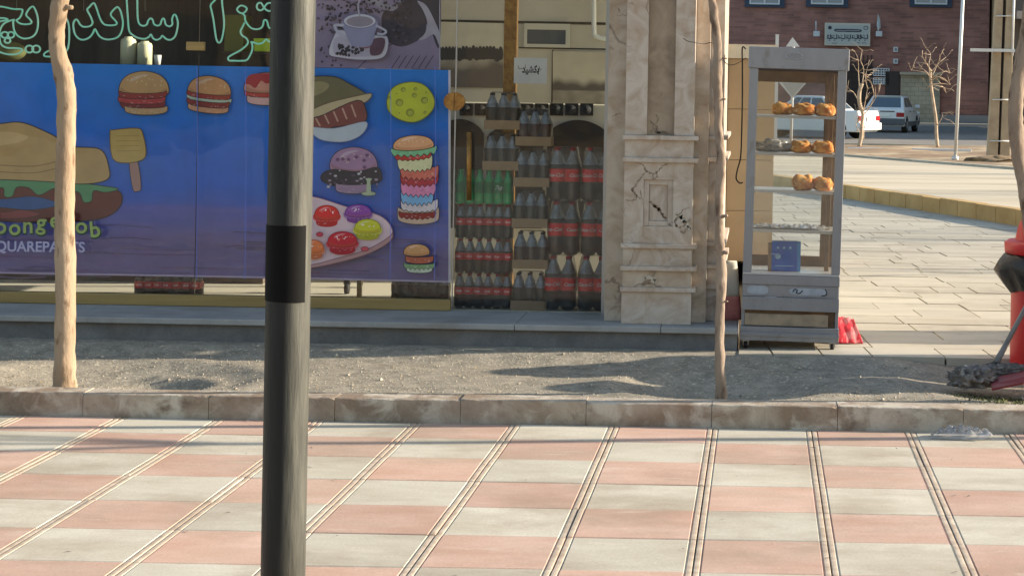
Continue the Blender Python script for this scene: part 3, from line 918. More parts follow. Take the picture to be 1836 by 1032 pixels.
# corner pier beyond the shop
q = thing('stone_pier', 'tan stone pier standing behind the bread cabinet beside the shop', 'pier', (-0.1, 16.9, 0.15))
mb = MB()
x0, x1 = P(1303, 300, 16.7).x, P(1387, 300, 16.7).x
zt = P(1340, 105, 16.7).z; z2 = P(1340, 80, 16.7).z
mt = Matrix.Translation((x0, 16.7, 0)) @ Matrix.Rotation(R(4), 4, 'Z')
for k in range(4):
    za = 0.15 + (zt - 0.15) * k / 4
    mb.box(0, x1 - x0, 0, 0.5, za + 0.002, 0.15 + (zt - 0.15) * (k + 1) / 4 - 0.002, mt)
mb.build('shaft', M['tanwall'], q)
MB().box(-0.02, x1 - x0 + 0.02, -0.03, 0.53, zt, z2, mt).build('cap', M['slab'], q)

# ------------------------------------------------------------------ flat prints: banner, posters, signs
BLACK = S(30, 24, 30)
class Print:
    """flat printed sheet at depth Y; shapes layered a fraction of a millimetre apart"""
    def __init__(s, Y): s.mb = MB(); s.Y = Y; s.k = 0
    def _y(s): s.k += 1; return s.Y - 0.0006 - 0.00012 * s.k
    def base(s, fn, x0, y0l, x1, y0r, y1l, y1r, nx=30, ny=24, thick=0.0):
        vs, cols = [], []
        for j in range(ny + 1):
            for i in range(nx + 1):
                t, w = i / nx, j / ny
                x = x0 + (x1 - x0) * t
                y = (y0l + (y0r - y0l) * t) * (1 - w) + (y1l + (y1r - y1l) * t) * w
                vs.append(P(x, y, s.Y)); cols.append(fn(t, w))
        b = len(s.mb.v); s.mb.v += [tuple(v) for v in vs]
        for j in range(ny):
            for i in range(nx):
                f = [j*(nx+1)+i, (j+1)*(nx+1)+i, (j+1)*(nx+1)+i+1, j*(nx+1)+i+1]
                s.mb.f.append([b + q for q in f]); s.mb.mi.append(0); s.mb.c.append([cols[q] for q in f]); s.mb.sm.append(False)
    def shape(s, pts, col, smooth=True, n=4, outline=None, ow=1.6, grad=None):
        pp = catmull([Vector((a, b, 0)) for a, b in pts], True, n) if smooth else [Vector((a, b, 0)) for a, b in pts]
        Y = s._y()
        s.mb.col = col
        s.mb.poly([P(p.x, p.y, Y) for p in pp])
        if outline: s.line([(p.x, p.y) for p in pp], outline, ow, closed=True, smooth=False)
    def line(s, pts, col, w, closed=False, smooth=True, n=4):
        s.mb.col = col
        stroke2d(s.mb, pts, w, s._y(), closed=closed, smooth=smooth, n=n)
    def ell(s, cx, cy, rx, ry, col, rot=0.0, outline=None, ow=1.4, n=18, wob=0.0):
        pts = []
        for k in range(n):
            t = 2 * math.pi * k / n; w = 1 + wob * math.sin(5 * t + cx)
            a, b = rx * math.cos(t) * w, ry * math.sin(t) * w
            pts.append((cx + a * math.cos(rot) - b * math.sin(rot), cy + a * math.sin(rot) + b * math.cos(rot)))
        s.shape(pts, col, True, 2, outline, ow)
    def text(s, body, cx, cy, size, col, shear=0, bold=0.0, sx=1.0, rot=0.0):
        vs, fs = text_mesh(body, 1.0, shear=shear, bold=bold, sx=sx)
        Y = s._y(); s.mb.col = col
        out = []
        for x, y, z in vs:
            a = x * size; b = -y * size
            out.append(P(cx + a * math.cos(rot) - b * math.sin(rot), cy + a * math.sin(rot) + b * math.cos(rot), Y))
        s.mb.add(out, fs)
def mixc(a, b, t):
    t = max(0, min(1, t)); return tuple(a[i] * (1 - t) + b[i] * t for i in range(3)) + (1,)
def band(pr, cx, cy, w, h, col, wav=0.0, nw=5, rot=0.0, outline=BLACK, seed=0, ow=1.1):
    """a wavy flat layer of a burger"""
    top, bot = [], []
    N = 14
    for k in range(N + 1):
        t = k / N; x = -w / 2 + w * t
        e = math.sqrt(max(0, 1 - (2 * t - 1) ** 2)) 
        sag = 0.16 * w * 0.35 * e
        yt = -h / 2 + sag; yb = h * 0.25 + h * 0.25 * e + sag + wav * (1 if k % 2 else 0)
        top.append((x, yt)); bot.append((x, yb))
    pts = top + bot[::-1]
    c, s_ = math.cos(rot), math.sin(rot)
    pr.shape([(cx + a * c - b * s_, cy + a * s_ + b * c) for a, b in pts], col, True, 2, outline, ow)
    rs = random.Random(int(cx * 3 + cy * 5))
    for k in range(int(w / 5)):
        a = rs.uniform(-.42, .42) * w; b = 0.056 * w * math.sqrt(max(0, 1 - (2 * a / w) ** 2)) + rs.uniform(-.1, .35) * h
        pr.ell(cx + a * c - b * s_, cy + a * s_ + b * c, rs.uniform(1, 2.6), rs.uniform(.5, 1.0), mixc(col, rs.choice(((1,1,1,1), (0,0,0,1))), 0.22), rot, n=6)
def bun(pr, cx, cy, w, h, col, rot=0.0, outline=BLACK, seeds=True):
    pts = [(-w/2, h*0.35), (-w*0.47, -h*0.1), (-w*0.3, -h*0.42), (0, -h*0.55), (w*0.3, -h*0.42), (w*0.47, -h*0.1), (w/2, h*0.35), (w*0.3, h*0.52), (0, h*0.58), (-w*0.3, h*0.52)]
    c, s_ = math.cos(rot), math.sin(rot)
    pr.shape([(cx + a * c - b * s_, cy + a * s_ + b * c) for a, b in pts], col, True, 4, outline, 1.3)
    q = [(-w*0.47, h*0.12), (-w*0.3, h*0.30), (0, h*0.36), (w*0.3, h*0.30), (w*0.47, h*0.12), (w*0.44, h*0.36), (w*0.28, h*0.48), (0, h*0.54), (-w*0.28, h*0.48), (-w*0.44, h*0.36)]
    pr.shape([(cx + a * c - b * s_, cy + a * s_ + b * c) for a, b in q], mixc(col, S(150, 84, 40), 0.35), True, 3)
    pr.shape([(cx - w*.3, cy - h*.12), (cx - w*.2, cy - h*.32), (cx, cy - h*.42), (cx + w*.1, cy - h*.38), (cx - w*.05, cy - h*.3), (cx - w*.2, cy - h*.16)], mixc(col, (1,1,1,1), 0.22), True, 3)
    rs = random.Random(int(cx * 7 + cy))
    for k in range(12):
        a = rs.uniform(-.36, .36) * w; b = rs.uniform(-.38, .1) * h * (1 - abs(a) / w)
        pr.ell(cx + a * c - b * s_, cy + a * s_ + b * c, w * .016, h * .028, mixc(col, S(250, 232, 190), 0.6), rs.random() * 3, n=6)

BUN = S(208, 152, 96); BUN2 = S(222, 178, 124); PATTY = S(112, 48, 34); LETT = S(84, 150, 84); TOM = S(186, 44, 40); CHEESE = S(214, 180, 96)
pr = Print(GY + 0.045)
BT, BM, BL = S(0, 132, 232), S(10, 92, 216), S(116, 104, 160)
def bannerfn(t, w):
    c = mixc(BT, BM, w * 1.5)
    c = mixc(c, BL, (w - 0.62) / 0.25 - 0.2 * math.sin(t * 9))
    n_ = noise.noise(Vector((t * 7, w * 40 if w > 0.68 else w * 5, 0)))
    return mixc(c, S(150, 120, 160) if w > 0.65 else S(60, 120, 190), 0.16 + 0.25 * n_)
pr.base(bannerfn, -160, 109, 808, 126, 486, 506, 150, 60)
WHITE = S(225, 220, 232)
pr.line([(-160, 486), (484, 497), (806, 505)], S(196, 176, 204), 3.0, smooth=False)
pr.line([(806, 126), (806, 506)], WHITE, 4.0, smooth=False)
# soft wood grain lines on the lower part
for k in range(46):
    y = 400 + 95 * random.random(); x = random.uniform(-150, 700)
    L = random.uniform(40, 170)
    pr.line([(x, y), (x + L * .5, y + random.uniform(-3, 3) + L * 0.01), (min(x + L, 800), y + L * 0.02)], mixc(S(84, 70, 116), S(128, 108, 150), random.random()), random.uniform(0.6, 1.8))
# big burger on the left
pr.shape([(-70, 330), (-50, 322), (0, 318), (60, 322), (120, 330), (180, 334), (216, 345), (214, 372), (180, 392), (100, 398), (0, 396), (-80, 380)], S(116, 44, 40), outline=BLACK)
pr.shape([(-90, 350), (0, 357), (60, 352), (105, 366), (60, 376), (0, 372), (-90, 366)], S(40, 92, 160), outline=BLACK, ow=1)
pr.shape([(-90, 372), (0, 380), (40, 376), (72, 384), (30, 392), (-90, 388)], S(150, 60, 66), outline=BLACK, ow=1)
pr.shape([(-90, 318), (-20, 320), (40, 320), (100, 322), (160, 330), (212, 338), (190, 345), (168, 342), (164, 360), (150, 362), (140, 344), (110, 346), (96, 338), (70, 350), (52, 337), (30, 336), (22, 352), (8, 352), (4, 336), (-30, 345), (-90, 345)], S(92, 160, 110), outline=BLACK, ow=1.3)
pr.shape([(-120, 300), (-110, 250), (-60, 228), (0, 222), (40, 220), (90, 240), (130, 262), (180, 268), (195, 300), (192, 322), (150, 330), (90, 326), (0, 322), (-80, 322)], S(204, 166, 110), outline=BLACK, n=6)
pr.shape([(-60, 250), (0, 236), (50, 244), (30, 256), (-20, 262)], S(222, 186, 132))
for yy in (290, 302): pr.line([(-60, yy), (0, yy + 6), (60, yy + 8), (100, yy)], S(150, 112, 70), 1.4)
# spatula
pr.shape([(232, 290), (246, 288), (253, 335), (246, 343), (238, 338)], S(186, 140, 130), outline=BLACK, ow=1)
pr.shape([(197, 238), (205, 233), (246, 230), (256, 240), (262, 275), (252, 288), (226, 292), (202, 284)], S(206, 172, 98), outline=S(120, 90, 50), n=3)
for k in range(4): pr.line([(208, 244 + 9 * k), (250, 243 + 9 * k)], S(176, 140, 76), 0.9, smooth=False)
# burgers along the top
bun(pr, 258, 152, 88, 44, S(206, 160, 106)); band(pr, 256, 168, 86, 10, S(160, 54, 44), 3); band(pr, 254, 178, 84, 10, S(188, 60, 60), 4); band(pr, 256, 187, 80, 8, S(140, 40, 44), 2); band(pr, 262, 196, 76, 12, S(206, 164, 118))
bun(pr, 376, 156, 76, 36, S(214, 156, 104), 0.1); band(pr, 374, 170, 78, 9, S(168, 56, 44), 3, rot=.1); band(pr, 375, 177, 80, 7, S(196, 210, 190), 4, rot=.1, ow=.8); band(pr, 373, 184, 76, 10, S(150, 48, 44), 2, rot=.1); band(pr, 373, 194, 72, 10, S(220, 158, 118), rot=.1)
bun(pr, 478, 150, 80, 36, S(216, 150, 130)); pr.shape([(440, 150), (446, 136), (466, 132), (500, 134), (500, 144), (478, 150), (468, 145), (458, 158), (448, 152)], S(176, 44, 56), outline=None)
band(pr, 478, 168, 78, 10, S(200, 60, 56)); band(pr, 478, 178, 70, 14, S(226, 180, 176))
# sandwich
pr.shape([(540, 150), (560, 138), (600, 138), (626, 150), (655, 168), (640, 176), (600, 184), (560, 198), (540, 200)], S(122, 110, 76), outline=BLACK, n=4)
pr.shape([(552, 154), (572, 146), (590, 152), (582, 164), (560, 172)], S(160, 146, 104))
pr.shape([(556, 200), (590, 184), (640, 172), (666, 168), (658, 182), (622, 196), (580, 212), (560, 216)], S(206, 184, 146), outline=S(110, 80, 60))
pr.shape([(560, 214), (580, 206), (640, 180), (656, 196), (652, 220), (600, 228), (566, 236)], S(140, 74, 66), outline=BLACK)
for k in range(5): pr.line([(566 + 16 * k, 212 - 6 * k), (574 + 16 * k, 226 - 4 * k)], S(206, 160, 140), 3.0)
pr.shape([(556, 228), (600, 230), (656, 218), (650, 240), (620, 254), (580, 252), (560, 240)], S(202, 210, 222), outline=S(120, 120, 150), ow=1)
# yellow cheese ball
pr.ell(736, 183, 43, 36, S(206, 208, 52), outline=S(120, 122, 30), ow=1.6, n=26, wob=0.015)
for cx, cy, r_ in ((723, 161, 4.5), (743, 171, 4.5), (716, 184, 7), (761, 180, 6.5), (735, 202, 7.5), (762, 202, 3), (745, 160, 3.5), (698, 175, 3), (711, 168, 1.4), (764, 166, 1.6), (716, 203, 1.4)):
    pr.ell(cx, cy, r_, r_ * 0.95, S(150, 150, 44), n=10); pr.ell(cx + .8, cy + .8, r_ * 0.68, r_ * 0.62, S(184, 186, 66), n=10)
# purple bun burger with dark beans
bun(pr, 634, 288, 84, 44, S(176, 136, 172)); 
for k in range(7): pr.ell(604 + random.random() * 60, 278 + random.random() * 24, 3.5, 3, S(120, 80, 120), n=8)
pr.shape([(580, 310), (600, 304), (640, 308), (676, 300), (684, 314), (680, 326), (640, 334), (596, 332), (576, 322)], S(58, 48, 62), outline=BLACK)
for k in range(34): pr.ell(586 + random.random() * 94, 304 + random.random() * 40, random.uniform(1.5, 3.5), random.uniform(1.2, 2.5), random.choice((S(200, 196, 200), S(90, 76, 90), S(170, 150, 170))), n=7)
band(pr, 632, 336, 60, 16, S(170, 140, 168))
pr.ell(661, 347, 13, 4, S(190, 200, 170), outline=S(90, 100, 80), ow=1); pr.shape([(657, 345), (658, 325), (655, 320), (667, 320), (664, 326), (665, 345)], S(190, 200, 170), n=2)
# tower burger
band(pr, 750, 385, 74, 26, S(214, 186, 164)); band(pr, 748, 383, 66, 9, S(140, 44, 36), 3, ow=.8)
band(pr, 752, 366, 66, 18, S(208, 196, 196), 3); band(pr, 748, 350, 58, 22, S(124, 172, 210), 6); band(pr, 750, 334, 62, 22, S(214, 132, 168), 6)
band(pr, 752, 318, 68, 18, S(176, 56, 60), 5); band(pr, 752, 306, 68, 18, S(204, 108, 88), 6); band(pr, 744, 290, 62, 22, S(208, 204, 156), 5)
band(pr, 740, 277, 66, 10, S(186, 56, 44), 3, rot=-.06); band(pr, 742, 268, 82, 9, S(120, 180, 130), 5, rot=-.06); bun(pr, 741, 256, 72, 24, S(214, 158, 112), -.06)
# plate of coloured burgers
pr.shape([(500, 352), (560, 352), (620, 374), (680, 390), (702, 412), (700, 432), (660, 455), (600, 472), (560, 480), (500, 490)], S(178, 138, 136), outline=S(120, 80, 80))
pr.shape([(500, 348), (560, 352), (620, 370), (680, 386), (702, 408), (698, 424), (656, 448), (600, 464), (560, 474), (500, 480)], S(210, 182, 186), outline=S(140, 100, 110), n=5)
def mac(cx, cy, w, h, c):
    band(pr, cx, cy + h * 0.22, w * 0.88, h * 0.5, mixc(c, (0, 0, 0, 1), 0.3), outline=None)
    band(pr, cx, cy + h * 0.08, w * 1.12, h * 0.2, mixc(c, (1, 1, 1, 1), 0.06), 2, outline=None)
    bun(pr, cx, cy - h * 0.12, w, h * 0.6, c, outline=mixc(c, (0, 0, 0, 1), 0.5))
    for k in range(4): pr.ell(cx - w * .25 + w * .5 * random.random(), cy - h * .25 + h * .15 * random.random(), 1.2, 1.0, (1, .9, .9, 1), n=6)
mac(586, 386, 44, 40, S(214, 48, 44)); mac(642, 382, 46, 34, S(142, 72, 160)); mac(659, 410, 46, 38, S(200, 196, 44)); mac(614, 434, 52, 42, S(196, 32, 48)); mac(562, 446, 36, 36, S(226, 120, 64))
pr.ell(654, 446, 7, 4, S(196, 80, 90), outline=S(120, 40, 50), ow=1); pr.ell(573, 420, 6, 4, S(196, 60, 80), outline=S(120, 40, 50), ow=1)
# small burger
band(pr, 752, 482, 46, 10, S(190, 196, 172)); band(pr, 752, 474, 56, 6, S(130, 160, 110), 4, ow=.8); band(pr, 752, 464, 50, 12, S(176, 92, 64)); bun(pr, 747, 448, 46, 20, S(202, 148, 96))
# lettering
for i, ch in enumerate('SpongeBob'):
    x = -22 + 24.0 * i; y = 399 + 8 * math.sin(i * 0.9) + i * 0.9
    pr.text(ch, x + 1.5, y + 1.5, 42, S(44, 66, 60), bold=0.035, rot=0.1 * math.sin(i * 2.1))
    pr.text(ch, x, y, 40, S(150, 168, 96), bold=0.018, rot=0.1 * math.sin(i * 2.1))
pr.text('SQUAREPANTS', 66, 443, 26, S(176, 172, 200), bold=0.02, sx=0.98, rot=0.012)
# faint pale lines painted as light reflections along creases
for x in (353, 440, 700, 780): pr.line([(x, 118), (x + 1, 300), (x - 1, 500)], mixc(BM, WHITE, 0.15), 0.8)
o = pr.mb.build('food_banner', M['print'], org=(-3.5, GY + 0.05, 0.45))
sol = o.modifiers.new('thickness', 'SOLIDIFY'); sol.thickness = 0.0002; sol.offset = 0
o.modifiers.remove(sol)
tag(o, 'blue vinyl banner of cartoon burgers hung inside the shop window', 'banner')

# coffee poster
pr = Print(GY + 0.052)
def cof(t, w):
    c = mixc(S(186, 170, 192), S(112, 96, 122), w * 0.9)
    return mixc(c, S(156, 138, 176), 0.4 + 0.4 * noise.noise(Vector((t * 4, w * 6, 1))))
pr.base(cof, 500, -118, 789, -113, 120, 125, 50, 40)
for k in range(7): pr.line([(700 + 22 * k - 60, 124), (720 + 30 * k - 40, 90), (760 + 34 * k - 30, 70)] if 760 + 34*k < 790 else [(690 + 12 * k, 123), (705 + 12 * k, 100)], S(70, 58, 84), 1.5)
pr.shape([(668, -20), (700, -60), (760, -70), (788, -40), (788, 85), (770, 50), (748, 30), (730, 10), (700, -4)], S(56, 48, 64))
pr.shape([(690, 20), (720, 5), (752, 20), (764, 45), (756, 68), (720, 84), (690, 70), (684, 40)], S(64, 52, 66))
pr.shape([(748, 2), (764, 10), (778, 35), (788, 60), (788, 82), (778, 62), (762, 70), (750, 72), (762, 60), (766, 40), (758, 18)], S(176, 168, 184))
pr.shape([(655, 2), (664, -6), (684, 0), (704, 12), (716, 0), (718, 8), (704, 20), (682, 14)], S(164, 156, 172))
for k in range(330):
    u_ = random.random(); x = 570 + 150 * u_ ** 1.1 + random.random() * 20
    y = random.choice((random.uniform(-30, 60), random.uniform(20, 118) if u_ < 0.25 else random.uniform(0, 80)))
    if 612 < x < 700 and 26 < y < 112: continue
    if x > 788: continue
    pr.ell(x, y, random.uniform(1.8, 3.4), random.uniform(1.3, 2.4), random.choice((S(44, 34, 44), S(66, 52, 64), S(92, 76, 92))), random.random() * 3, n=6)
pr.shape([(589, 96), (600, 62), (612, 54), (680, 64), (694, 66), (696, 84), (686, 104), (650, 108), (610, 104)], S(206, 200, 214), outline=S(110, 100, 130), n=5)
pr.shape([(598, 92), (606, 66), (680, 70), (688, 84), (680, 98), (650, 102), (612, 100)], S(184, 176, 198), n=4)
for k in range(40): pr.ell(604 + random.random() * 48, 80 + random.random() * 20, 3.2, 2.3, random.choice((S(40, 28, 40), S(66, 46, 60))), random.random() * 3, n=6)
pr.shape([(636, 70), (664, 68), (662, 86), (640, 84)], S(140, 92, 104)); pr.shape([(668, 72), (690, 70), (684, 96), (664, 98)], S(96, 60, 80))
pr.shape([(616, 36), (620, 60), (628, 78), (636, 84), (660, 84), (668, 76), (672, 60), (674, 36)], S(150, 148, 182), outline=None, n=4)
pr.ell(645, 38, 29, 13, S(206, 204, 220), outline=S(120, 116, 150)); pr.ell(645, 39, 24, 9.5, S(150, 140, 158))
pr.line([(616, 46), (600, 46), (606, 58), (622, 70)], S(190, 188, 208), 5); pr.line([(674, 46), (692, 56), (686, 62), (676, 60)], S(190, 188, 208), 4)
pr.line([(645, 30), (642, 10), (648, -10), (640, -40)], S(176, 168, 188), 3)
pr.line([(788.5, -110), (788.5, 125)], S(170, 164, 180), 2, smooth=False)
o = pr.mb.build('coffee_poster', M['print'], org=(-2.3, GY + 0.055, 1.75))
tag(o, 'purple grey poster of a coffee cup on beans above the blue banner', 'poster')

# paper sign
pr = Print(GY + 0.03)
s0 = pr
mbp = MB().box(P(922, 104, GY + .03).x, P(981, 104, GY + .03).x, GY + 0.028, GY + 0.030, P(950, 150, GY + .03).z, P(950, 104, GY + .03).z)
sp_ = mbp.build('paper_notice', M['paper'], org=P(951, 127, GY + 0.03))
tag(sp_, 'white paper notice with black lettering taped inside the glass door', 'notice')
def sign_text(body, cx, cy, size, Y, m, name, parent, sx=1.0, bold=0.0, shear=0, yy=None):
    vs, fs = text_mesh(body, 1.0, bold=bold, sx=sx, shear=shear)
    mb = MB(); mb.add([P(cx + x * size, cy - y * size, Y) for x, y, z in vs], fs)
    return mb.build(name, m, parent)
sign_text("\uFEAA\uFBFF\uFEB8\uFB91\uFE91", 951.5, 125, 17, GY + 0.0272, M['ink'], 'lettering', sp_, bold=0.045, sx=0.72)
mb = MB()
stroke2d(mb, [(929.5, 118), (930, 123), (934, 123.5), (939, 122), (941.8, 122), (941.5, 116)], 0.9, GY + 0.0274)
mb.build('small_lettering', M['ink'], sp_); mb = MB()
stroke2d(mb, [(967, 119), (967.4, 124), (969.5, 125), (971, 124)], 0.9, GY + 0.0274)
mb.build('small_lettering', M['ink'], sp_)

# neon lettering
NY = GY + 0.075
def A_(pts): return [(a / 5.4, b / 5.4) for a, b in pts]
def B_(pts): return [(340 + a / 8.6, b / 8.6) for a, b in pts]
def circ(cx, cy, rx, ry): return [(cx + rx * math.cos(t * math.pi / 4), cy + ry * math.sin(t * math.pi / 4)) for t in range(8)]
neon = [
 (A_([(-160,60),(-80,60),(0,65),(60,75),(130,90),(200,92),(218,105),(205,150),(185,180),(160,200),(190,228),(240,238),(290,232),(305,215),(285,185),(255,155),(258,125),(285,85),(315,65),(335,85),(360,150),(368,220),(360,290),(335,340),(290,368),(230,375),(180,355),(145,315),(130,260),(128,210),(142,192)]), 0),
 (A_([(-140,190),(-60,185),(0,178),(50,180),(75,192),(60,198),(0,210),(-60,225)]), 0),
 (A_([(142,192),(90,205),(40,230),(10,270),(-5,330),(0,400),(20,440),(70,465),(150,468),(205,475),(212,495),(180,520),(110,530),(40,520),(-30,490),(-90,420)]), 0),
 (A_(circ(45,340,34,28)), 1), (A_(circ(105,340,32,28)), 1), (A_(circ(72,395,28,24)), 1), (A_(circ(284,477,38,34)), 1), (A_(circ(350,477,38,34)), 1),
 (A_([(560,130),(600,140),(640,180),(665,240),(670,330),(665,430),(640,500),(560,545),(480,550),(430,545),(430,520),(470,495),(540,480),(590,440),(570,380),(520,330),(510,240),(530,160),(560,130)]), 0),
 (A_([(735,190),(755,205),(775,240),(810,262),(870,255),(895,225),(880,170),(845,100),(865,70),(905,32),(930,70),(960,160),(990,220),(1030,245),(1110,245),(1130,225),(1110,195),(1075,155),(1080,120),(1130,72),(1160,95),(1180,160),(1190,230),(1175,310),(1140,360),(1080,382),(1010,380),(960,350),(930,300),(915,285),(900,320),(870,360),(820,385),(770,380),(730,340),(712,280),(712,220)]), 1),
 (A_([(1222,-120),(1226,0),(1238,180),(1250,300),(1290,345),(1340,370),(1400,378),(1440,360),(1460,335),(1480,370),(1510,388),(1550,375),(1568,350),(1582,355),(1610,380),(1650,388),(1690,360),(1710,310),(1722,230),(1710,170),(1695,145),(1680,150),(1665,190),(1668,236),(1640,258),(1605,240),(1595,200),(1580,180),(1565,200),(1550,240),(1520,250),(1490,235),(1480,200),(1460,180),(1435,200),(1420,240),(1385,252),(1350,235),(1335,190),(1330,100),(1328,-120)]), 0),
 (B_([(440,-120),(400,-10),(325,80),(335,160),(365,300),(390,480),(410,600),(435,655),(470,655),(500,590),(525,450),(530,330),(515,180),(500,60),(490,-120)]), 0),
 (B_([(800,90),(860,110),(880,145),(850,190),(810,210),(760,190),(730,150),(760,105)]), 1),
 (B_([(810,210),(850,250),(855,310),(880,360),(920,410),(970,445),(1040,455),(1100,435),(1130,390),(1145,320),(1180,315),(1200,350),(1215,410),(1250,440),(1400,450),(1500,350)]), 0),
 (B_([(850,350),(810,430),(785,490),(810,550),(870,590),(900,640),(880,700),(780,780),(650,850),(595,890),(610,935),(700,940),(800,940),(880,930),(930,860),(965,770),(965,690),(950,650),(990,660),(1060,680),(1130,660),(1180,610),(1240,650),(1400,660),(1560,560)]), 0),
 (B_([(1145,115),(1100,50),(1050,60),(1035,110),(1060,155),(1110,160),(1150,120),(1190,65),(1240,50),(1290,80),(1290,140),(1230,175),(1180,155)]), 1),
]
N_ = local_thing('neon_sign', 'mint green outline tube lettering hung in the window above the blue banner', 'sign', P(250, 60, NY))
ORG[N_.name] = Vector(N_.location)
for pts, closed in neon:
    pp = catmull([P(a, b, NY) for a, b in pts], bool(closed), 4)
    if closed: pp.append(pp[0])
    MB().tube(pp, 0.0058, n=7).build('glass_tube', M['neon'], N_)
mb = MB()
for x in (30, 150, 260, 400): MB().tube([P(x, 20, NY + 0.012), P(x, -180, NY + 0.012)], 0.0012, n=5).build('hanging_wire', M['alu'], N_)

# wall pictures inside
pr = Print(14.58)
def mur(t, w): return mixc(S(206, 196, 172), S(104, 92, 82), (w - 0.45) * 4 + 0.4 * noise.noise(Vector((t * 6, w * 5, 4))))
pr.base(mur, 740, 38, 902, 42, 155, 158, 40, 30)
for k in range(26):
    x = 745 + k * 6.1; y = 92 + 6 * noise.noise(Vector((k * .9, 0, 0)))
    pr.shape([(x - 4, y + 14), (x - 3, y - 4), (x, y - 9), (x + 4, y - 3), (x + 4, y + 14)], S(60, 52, 46), n=2)
o = pr.mb.build('wall_picture', M['print'], org=P(830, 100, 14.58))
tag(o, 'sepia wall picture with pale sky over a dark band, left of the gold post', 'picture')
pr = Print(14.58)
def mur2(t, w): return mixc(mixc(S(190, 178, 154), S(200, 188, 164), w * 2), S(98, 86, 74), (w - 0.42 - 0.08 * noise.noise(Vector((t * 5, 0, 7)))) * 9 if w < 0.62 else 0.55 + 0.4 * noise.noise(Vector((t * 5, w * 9, 7))))
pr.base(mur2, 991, 92, 1100, 94, 206, 208, 40, 40)
o = pr.mb.build('wall_picture', M['print'], org=P(1040, 150, 14.58))
tag(o, 'brown landscape picture with dark hills on the wall behind the door, right', 'picture')
v = thing('wall_vent', 'white framed rectangular grey vent high on the beige back wall', 'vent', P(980, 63, 14.55))
a, b = P(940, 42, 14.56), P(1021, 86, 14.56); c_, d_ = P(945, 53, 14.56), P(1014, 80, 14.56)
mb = MB(); mb.box(a.x, b.x, 14.56, 14.595, c_.z, a.z); mb.box(a.x, b.x, 14.56, 14.595, b.z, d_.z); mb.box(a.x, c_.x, 14.56, 14.595, d_.z, c_.z); mb.box(d_.x, b.x, 14.56, 14.595, d_.z, c_.z)
mb.build('frame', M['cream_enamel'], v)
MB().box(c_.x, d_.x, 14.57, 14.59, d_.z, c_.z).build('grille', M['cargrey'], v)

# ovens
OV = thing('baking_oven', 'cream oven with round knobs and dark arched doors behind the drink packs', 'oven', (-1.75, 13.6, FL))
x0, x1 = P(790, 300, 13.5).x, -0.62
zt = P(900, 186, 13.5).z
MB().box(x0, x1, 13.5, 14.3, FL, zt).build('body', M['cream_enamel'], OV)
for k in range(9):
    p = P(836 + 27 * k, 196.5, 13.49)
    kn = MB(); kn.box(p.x - 0.045, p.x + 0.045, 13.482, 13.4995, p.z - 0.042, p.z + 0.042)
    pl = kn.build('knob_plate', M['oven'], OV)
    kk = MB(); kk.tube([(p.x, 13.481, p.z), (p.x, 13.455, p.z)], [0.032, 0.028], n=16)
    kk.tube([(p.x, 13.456, p.z), (p.x, 13.447, p.z)], [0.02, 0.018], n=12)
    kk.build('knob', M['rubber'], pl)
for (xa, xb, yt, yb) in ((780, 868, 214, 330), (872, 975, 222, 330), (980, 1092, 216, 330)):
    A0, A1 = P(xa, yb, 13.49), P(xb, yt, 13.49)
    pts = [Vector((A0.x, 13.478, A0.z - 0.3)), Vector((A1.x, 13.478, A0.z - 0.3))]
    N = 14
    for k in range(N + 1):
        t = k / N; pts.append(Vector((A1.x + (A0.x - A1.x) * t, 13.478, A1.z - 0.10 + 0.10 * math.sin(math.pi * t) ** 0.7)))
    MB().prism(pts, (0, 0.02, 0)).build('oven_door', M['oven'], OV)

# things on the counter behind the banner
CT = thing('service_counter', 'dark counter behind the blue banner in the shop window', 'counter', (-5, 13.3, FL))
ctz = P(300, 117, 13.2).z
MB().box(-8.5, -3.3, 13.0, 13.7, FL, ctz - 0.04).build('cabinet', M['indark'], CT)
MB().box(-8.55, -3.25, 12.97, 13.73, ctz - 0.039, ctz).build('worktop', M['oven'], CT)
for i, (xa, xb, yt) in enumerate(((217, 243, 66), (247, 272, 74))):
    a, b = P(xa, yt, 13.15), P(xb, 118, 13.15); r_ = (b.x - a.x) / 2; h = a.z - ctz
    o = MB().lathe([(r_, 0), (r_, h * 0.82), (r_ * 0.9, h * 0.9), (r_ * 0.55, h * 0.95), (r_ * 0.5, h)], (a.x + b.x) / 2, 13.15, ctz + 0.001, n=20).build('drink_canister', M['cream_can'], org=((a.x + b.x) / 2, 13.15, ctz + 0.001))
    tag(o, ('taller cream canister on the counter, left of the pair' , 'shorter cream canister on the counter, right of the pair')[i], 'canister', 'cream canisters on the counter')
a = P(275, 99, 13.1)
o = MB().lathe([(0.018, 0), (0.024, a.z - ctz)], a.x + .03, 13.1, ctz + 0.001, n=14).build('paper_cup', M['white'], org=(a.x + .03, 13.1, ctz + .001))
tag(o, 'small white cup on the counter right of the cream canisters', 'cup')
def crate(name, xa, ya, xb, yb, Y, d, m, label, cat, lid=None):
    a, b = P(xa, ya, Y), P(xb, yb, Y)
    o = MB().box(a.x, b.x, Y, Y + d, b.z, a.z).build(name, m, org=((a.x+b.x)/2, Y, b.z))
    bevel(o, 0.004); tag(o, label, cat)
    if lid:
        MB().box(a.x - .004, b.x + .004, Y - .004, Y + d + .004, a.z - 0.022, a.z + 0.004).build('lid', lid, o)
    return o
sh = thing('wall_shelf', 'dark shelf carrying lime and olive cartons above the counter', 'shelf', P(440, 95, 14.1))
a, b = P(398, 93.5, 14.0), P(500, 97, 14.0)
MB().box(a.x, b.x, 13.95, 14.45, b.z, a.z - 0.002).build('board', M['indark'], sh)
MB().box(a.x, a.x + .02, 14.3, 14.45, ctz, b.z).build('support', M['indark'], sh)
